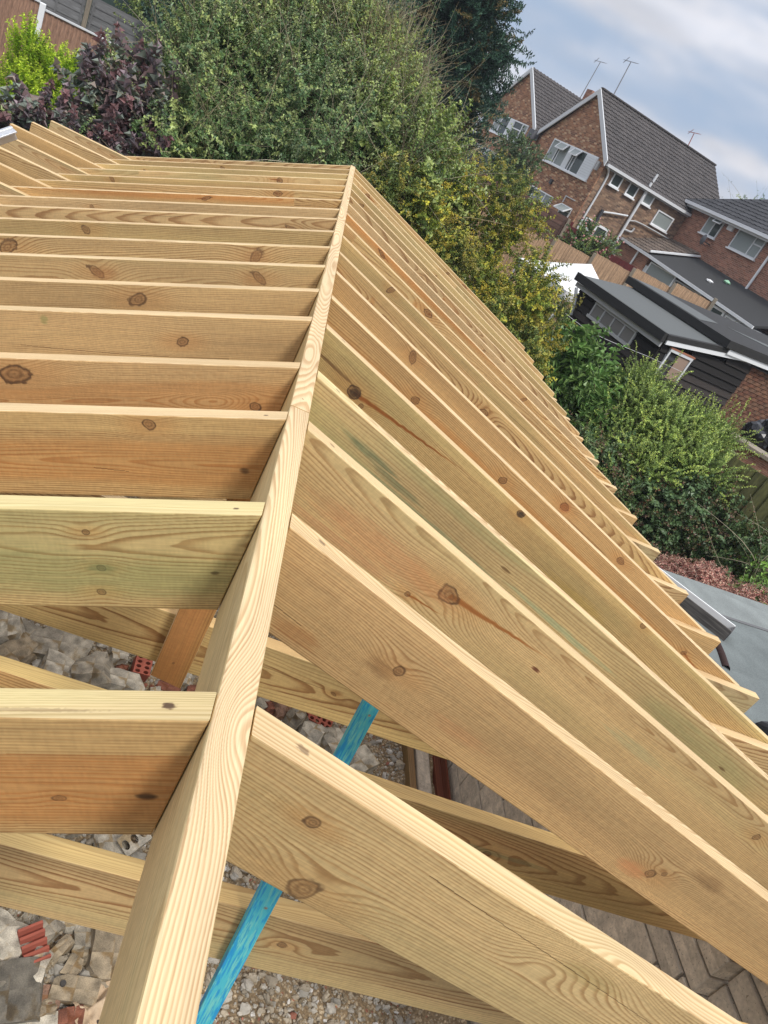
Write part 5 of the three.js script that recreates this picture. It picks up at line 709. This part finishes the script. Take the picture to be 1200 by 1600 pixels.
const haw = [12, 13].map(s => shoot({ len: 0.32, n: 40, ll: 0.03, lw: 0.024, droop: 0.3, cols: [[0.11, 0.155, 0.04], [0.095, 0.14, 0.035], [0.13, 0.175, 0.045]], tip: [0.145, 0.19, 0.05], seed: s, twig: [0.1, 0.09, 0.05] }));
const hawL = shoot({ len: 0.6, n: 44, ll: 0.03, lw: 0.024, droop: 0.25, cols: [[0.13, 0.18, 0.045], [0.11, 0.16, 0.04]], tip: [0.22, 0.26, 0.06], seed: 51, twig: [0.14, 0.12, 0.07] });
const ivy = [14, 15].map(s => shoot({ len: 0.35, n: 24, ll: 0.06, lw: 0.05, droop: 0.6, cols: [[0.042, 0.072, 0.028], [0.055, 0.085, 0.032], [0.065, 0.075, 0.032]], seed: s }));
const dry = [16].map(s => shoot({ len: 0.5, n: 18, ll: 0.045, lw: 0.03, droop: 0.6, cols: [[0.1, 0.05, 0.03], [0.07, 0.045, 0.028], [0.06, 0.065, 0.025]], seed: s, twig: [0.14, 0.1, 0.07] }));
const big = [17, 18].map(s => shoot({ len: 0.5, n: 18, ll: 0.17, lw: 0.065, droop: 0.5, cols: [[0.055, 0.105, 0.028], [0.075, 0.13, 0.036], [0.1, 0.155, 0.045]], seed: s, fold: 0.3, tw: 0.005 }));
const con = [19, 20].map(s => shoot({ len: 0.8, n: 60, ll: 0.11, lw: 0.03, droop: 0.5, cols: [[0.022, 0.05, 0.032], [0.03, 0.06, 0.036], [0.018, 0.042, 0.028]], seed: s, flat: 0.5, twig: [0.05, 0.04, 0.03] }));
const conB = [21].map(s => shoot({ len: 0.7, n: 50, ll: 0.1, lw: 0.03, droop: 0.6, cols: [[0.10, 0.075, 0.03], [0.06, 0.065, 0.03]], seed: s, flat: 0.5 }));
const cot = [22, 23].map(s => shoot({ len: 0.42, n: 24, ll: 0.105, lw: 0.075, droop: 0.15, spread: 0.9, cols: [[0.1, 0.074, 0.08], [0.082, 0.07, 0.075], [0.11, 0.075, 0.075], [0.11, 0.125, 0.105]], tip: s === 22 ? [0.12, 0.066, 0.066] : undefined, seed: s, twig: [0.09, 0.03, 0.03], fold: 0.4 }));
const cotG = [24].map(s => shoot({ len: 0.3, n: 16, ll: 0.11, lw: 0.09, droop: 0.3, cols: [[0.12, 0.15, 0.12], [0.1, 0.115, 0.085], [0.11, 0.085, 0.07]], seed: s, twig: [0.09, 0.05, 0.03] }));
const gold = [25, 26].map(s => shoot({ len: 0.34, n: 54, ll: 0.05, lw: 0.014, droop: 0.1, spread: 0.55, cols: [[0.17, 0.25, 0.02], [0.13, 0.21, 0.02], [0.22, 0.28, 0.03]], tip: [0.3, 0.36, 0.04], seed: s }));
const red = [27, 28].map(s => shoot({ len: 0.2, n: 30, ll: 0.03, lw: 0.014, droop: 0.6, spread: 1.2, cols: [[0.2, 0.09, 0.075], [0.25, 0.125, 0.1], [0.15, 0.065, 0.055], [0.36, 0.26, 0.2]], seed: s, twig: [0.2, 0.06, 0.05] }));
const bare = [29, 30].map(s => shoot({ len: 1.1, n: 4, ll: 0.04, lw: 0.02, droop: 0.3, cols: G1, seed: s, tw: 0.005, twig: pale }));
const rosy = shoot({ len: 0.3, n: 14, ll: 0.05, lw: 0.035, droop: 0.3, cols: [[0.08, 0.12, 0.035]], seed: 61, berry: { n: 2, s: 0.035, c: [[0.6, 0.3, 0.28], [0.65, 0.4, 0.36]] } });
const weed = [31].map(s => shoot({ len: 0.4, n: 12, ll: 0.08, lw: 0.05, droop: 0.4, cols: [[0.12, 0.2, 0.04], [0.09, 0.16, 0.035]], seed: s }));

plant('hedge_shrub', 'broad tangled green hedge of small leaves filling the top behind the left slope', 'hedge', [[-2.35, -0.2, -10.95, 0.46], [-2.15, 0.1, -11.31, 0.6], [-1.98, -0.62, -10.34, 0.55], [-1.55, 0.02, -11.41, 0.66], [-1.31, -0.52, -10.13, 0.47], [-1.23, 0.5, -11.95, 0.62], [-0.84, -0.02, -10.98, 0.66], [-0.47, -0.4, -9.99, 0.36], [-0.52, 0.5, -11.99, 0.62], [-0.07, 0.1, -11, 0.58], [-1.95, -0.95, -9.8, 0.34]], [...priv, ...priv, ...long, bare[0]], { n: 10500, seed: 1, yel: 0.2, stems: 8, stray: 0.16, up: 0.55, inner: 0.45 });
plant('tall_shrub', 'taller shrub with long pale bare stems at the top middle of the photo', 'shrub', [[-1.65, 0.7, -12.4, 0.5], [-1.05, 0.95, -12.97, 0.6], [-0.5, 0.85, -12.7, 0.55], [-0.05, 0.7, -12.5, 0.5], [0.1, 0.4, -11.9, 0.5]], [long[0], long[1], lime[0], bare[0], bare[1]], { n: 2600, seed: 2, up: 0.9, yel: 0.3, stems: 5, stray: 0.3, skirt: false });
plant('lime_shrub', 'lighter yellow-green shrub with open twigs between the hedge and the left gable', 'shrub', [[0.39, 0.35, -11.49, 0.6], [0.82, 0.4, -11.97, 0.45], [0.98, 0.22, -11.43, 0.44], [0.66, 0.05, -10.77, 0.5], [1.2, -0.05, -11.18, 0.38], [0.2, 0.1, -11.0, 0.4]], [...lime, priv[0], bare[0]], { n: 3000, seed: 3, up: 0.6, yel: 0.4, stems: 6, stray: 0.22 });
plant('berry_shrub', 'shrub with clusters of yellow berries beyond the right roof slope', 'shrub', [[2.08, 0.34, -11.77, 0.36], [1.5, -0.02, -11.33, 0.46], [1.65, -0.75, -10.64, 0.52], [2.25, -0.85, -10.75, 0.45], [3.08, -0.42, -11.14, 0.3], [3.0, -0.78, -10.53, 0.52], [2.59, -1.15, -10.14, 0.46], [3.42, -0.82, -10.61, 0.3], [3.2, -1.36, -10.06, 0.4], [0.64, -0.25, -10.27, 0.42], [1.1, -0.4, -10.43, 0.5], [2.45, 0.28, -11.7, 0.18], [2.75, 0.22, -11.7, 0.12]], [...pyr, ...pyr, pyrB[0], pyrB[1]], { n: 6500, seed: 4, up: 0.35, yel: 0.9, stems: 6, stray: 0.12, shrink: 0.68 });
plant('leafy_tree', 'small tree with large drooping glossy leaves in front of the black shed window', 'tree', [[4.36, -1.12, -11.4, 0.3], [4.4, -1.5, -11.2, 0.4], [4.75, -1.42, -10.8, 0.38], [4.68, -1.77, -10.4, 0.42], [4.4, -1.82, -10.8, 0.32]], big, { n: 680, seed: 5, up: -0.1, stems: 3, sc: [0.7, 1.1], fall: 1.2 });
plant('hawthorn_shrub', 'large round bright green shrub in front of the black shed and garage', 'shrub', [[5.42, -1.4, -10.5, 0.36], [5.32, -1.8, -10.3, 0.4], [5.8, -1.5, -10.1, 0.45], [6.16, -1.4, -10.1, 0.36], [6.55, -1.2, -10.1, 0.18], [5.82, -1.9, -9.72, 0.5], [6.16, -1.68, -9.51, 0.4], [5.36, -2.1, -9.78, 0.4], [5.3, -1.1, -10.8, 0.1]], [...haw, haw[0], hawL], { n: 5600, strayAmp: 0.6, seed: 6, up: 0.55, yel: 0.35, stems: 8, stray: 0.4, skirt: false, inner: 0.3, sc: [0.6, 1.25] });
plant('ivy_mass', 'dark ivy and dry brambles under the round bright green shrub', 'shrub', [[5.58, -2.4, -9.17, 0.45], [6.0, -2.15, -9.05, 0.42], [5.2, -2.4, -9.4, 0.34], [5.81, -2.68, -8.78, 0.34], [5.0, -2.6, -8.9, 0.3], [6.15, -1.9, -9.2, 0.26], [6.5, -2.0, -9.2, 0.26], [6.95, -2.2, -8.6, 0.26], [6.6, -2.45, -8.8, 0.3]], [...ivy, ivy[0], dry[0]], { n: 2300, seed: 7, up: 0, stems: 0, yel: 0.3 });
plant('smoke_bush', 'purple-leaved bush with upright red-tipped shoots behind the far left of the roof', 'shrub', [[-3.1, -0.6, -10.3, 0.2], [-2.8, -0.42, -10.4, 0.22], [-3.0, -0.85, -10.1, 0.3], [-2.75, -0.9, -10.0, 0.34], [-3.42, -1.4, -9.86, 0.34], [-2.45, -0.9, -9.9, 0.26], [-3.81, -1.56, -9.94, 0.28], [-2.2, -0.66, -9.9, 0.13], [-2.89, -1.32, -9.61, 0.34]], [...cot, cotG[0], cotG[0], priv[0]], { n: 700, seed: 8, up: 1.1, out: 0.5, stems: 7, stray: 0.25 });
plant('golden_conifer', 'small bright golden-green conifer in front of the brown fence, top left', 'conifer', [[-4.45, -1.1, -11.74, 0.26], [-4.3, -1.55, -11.7, 0.38], [-4.05, -1.2, -11.85, 0.26], [-3.8, -1.2, -11.73, 0.2], [-4.0, -1.7, -11.6, 0.45]], gold, { shrink: 0.95, n: 1500, seed: 9, up: 1.6, out: 0.5, stems: 1, tint: 0.15 });
plant('dark_conifer', 'tall dark blue-green conifer against the sky left of the houses', 'conifer', [[1.31, 3.35, -23.96, 1.5], [1.5, 2.1, -23.94, 1.4], [-0.3, 3.95, -25, 1.75], [1.2, 4.7, -23.95, 1.25], [2.3, 1.65, -23.35, 0.75], [-0.25, 2.5, -25, 1.3], [2.3, 3.0, -23.9, 0.75], [0.6, 5.8, -24.4, 1.2], [1.0, 0.6, -23.8, 1.5]], [...con, ...con, conB[0]], { n: 5200, seed: 10, up: -0.25, out: 1.1, stems: 3, sc: [0.8, 1.5], stray: 0.3, tint: 0.3, fall: 0.6 });
plant('background_tree', 'dark background trees seen through gaps above the hedge', 'tree', [[-2.93, 1.1, -17.78, 0.9], [-2.1, 1.5, -18.89, 0.9], [-4.02, 0.6, -19.62, 0.8], [-1.42, 2.5, -21.96, 1.3], [-0.8, 1.6, -18.5, 0.9]], con, { n: 2000, seed: 11, up: 0, stems: 3, sc: [0.8, 1.3] });
plant('background_tree', 'green tree at the top left behind the weathered grey fence', 'tree', [[-5.6, 0.2, -22.5, 0.7], [-4.9, 0.5, -21.9, 0.8], [-4.4, -0.1, -20.9, 0.6]], [...lime, priv[0]], { n: 900, seed: 12, stems: 2, sc: [1, 1.5] });
plant('climbing_shrub', 'dark green shrub growing up between the two gables', 'shrub', [[6.75, 1.3, -35.5, 0.62], [6.3, 1.5, -35.7, 0.4], [7.35, 1.35, -35.3, 0.4], [6.6, 0.4, -35.3, 0.6]], [...ivy, priv[0]], { n: 700, seed: 13, stems: 2, sc: [1.2, 2] });
plant('rose_bush', 'rose bush behind the light brown fence near the red fence', 'shrub', [[7.95, 0.0, -24.9, 0.42], [7.8, -0.4, -25.0, 0.45], [8.6, -0.1, -24.7, 0.34]], [...haw, ivy[0], rosy], { n: 700, seed: 14, stems: 2, sc: [1, 1.6] });
plant('far_tree', 'thin distant tree between the long tiled roof and the slate-grey roof', 'tree', [[22.5, 4.2, -45, 1.3], [23.8, 4.6, -45.5, 1.1], [21.6, 3.4, -45, 1.1]], [...priv, bare[0]], { n: 260, seed: 15, stems: 3, sc: [1.6, 2.8], stray: 0.5, skirt: false });
plant('leafy_weed', 'bright leafy weeds against the mossy fence at the right edge', 'plant', [[6.95, -1.75, -8.1, 0.16], [6.9, -2.2, -7.7, 0.2]], [...weed, ivy[0], bare[0]], { n: 90, seed: 16, stems: 0 });
plant('low_shrub', 'low green plants under the broad-leaved tree next to the rafter tails', 'shrub', [[4.35, -2.3, -10.2, 0.4], [4.75, -2.2, -9.7, 0.42], [4.1, -2.1, -10.6, 0.36], [4.9, -2.55, -9.2, 0.34], [5.05, -1.95, -10.1, 0.34]], [...haw, ...priv, ivy[0], dry[0]], { n: 1100, seed: 17, stems: 0 });
const rp = plant('red_ground_plants', 'mound of faded reddish plants beyond the grey felt roof', 'plants', [[5.97, -2.72, -8.1, 0.28], [6.2, -2.62, -7.75, 0.34], [6.4, -2.55, -7.35, 0.34], [6.55, -2.5, -7.0, 0.3], [6.4, -2.58, -8.0, 0.28], [6.75, -2.5, -7.6, 0.32], [6.0, -2.75, -7.5, 0.3], [6.9, -2.5, -7.1, 0.3], [5.7, -2.8, -7.9, 0.2]], red, { n: 4200, seed: 18, stems: 0, squash: 0.7, up: 0.5, stray: 0.1, skirt: false }); rp.userData.kind = 'stuff'; delete rp.userData.category;
{ // dry litter and grass stems on the ground in the shaded corner
  const r = rng(501), g = shoot({ len: 0.16, n: 5, ll: 0.05, lw: 0.02, droop: 1.2, spread: 1.4, cols: [[0.2, 0.13, 0.09], [0.13, 0.09, 0.06], [0.26, 0.2, 0.15]], seed: 77, twig: [0.2, 0.16, 0.1] }), N = 5200, im = new THREE.InstancedMesh(g, leafM, N), M = new THREE.Matrix4(), q = new THREE.Quaternion(), e = new THREE.Euler(), c = new THREE.Color();
  for (let i = 0; i < N; i++) { const x = 3.4 + r() * 4.2, z = -6 - r() * 5.2; e.set(1.2 * (r() - 0.5) * 2, r() * 6.28, 1.2 * (r() - 0.5) * 2); const s = 0.5 + r(); M.compose(V3(x, gy(x, z) + 0.01, z), q.setFromEuler(e), V3(s, s, s)); im.setMatrixAt(i, M); const v = 0.5 + r() * 0.9; im.setColorAt(i, c.setRGB(v, v, v)); }
  shadow(im); im.name = 'leaf_litter'; scene.add(im); tag(im, 'dry brown leaves and grass stems on the ground beside the felt roof', 'leaf litter', null, 'stuff');
}
renderer.render(scene, camera);
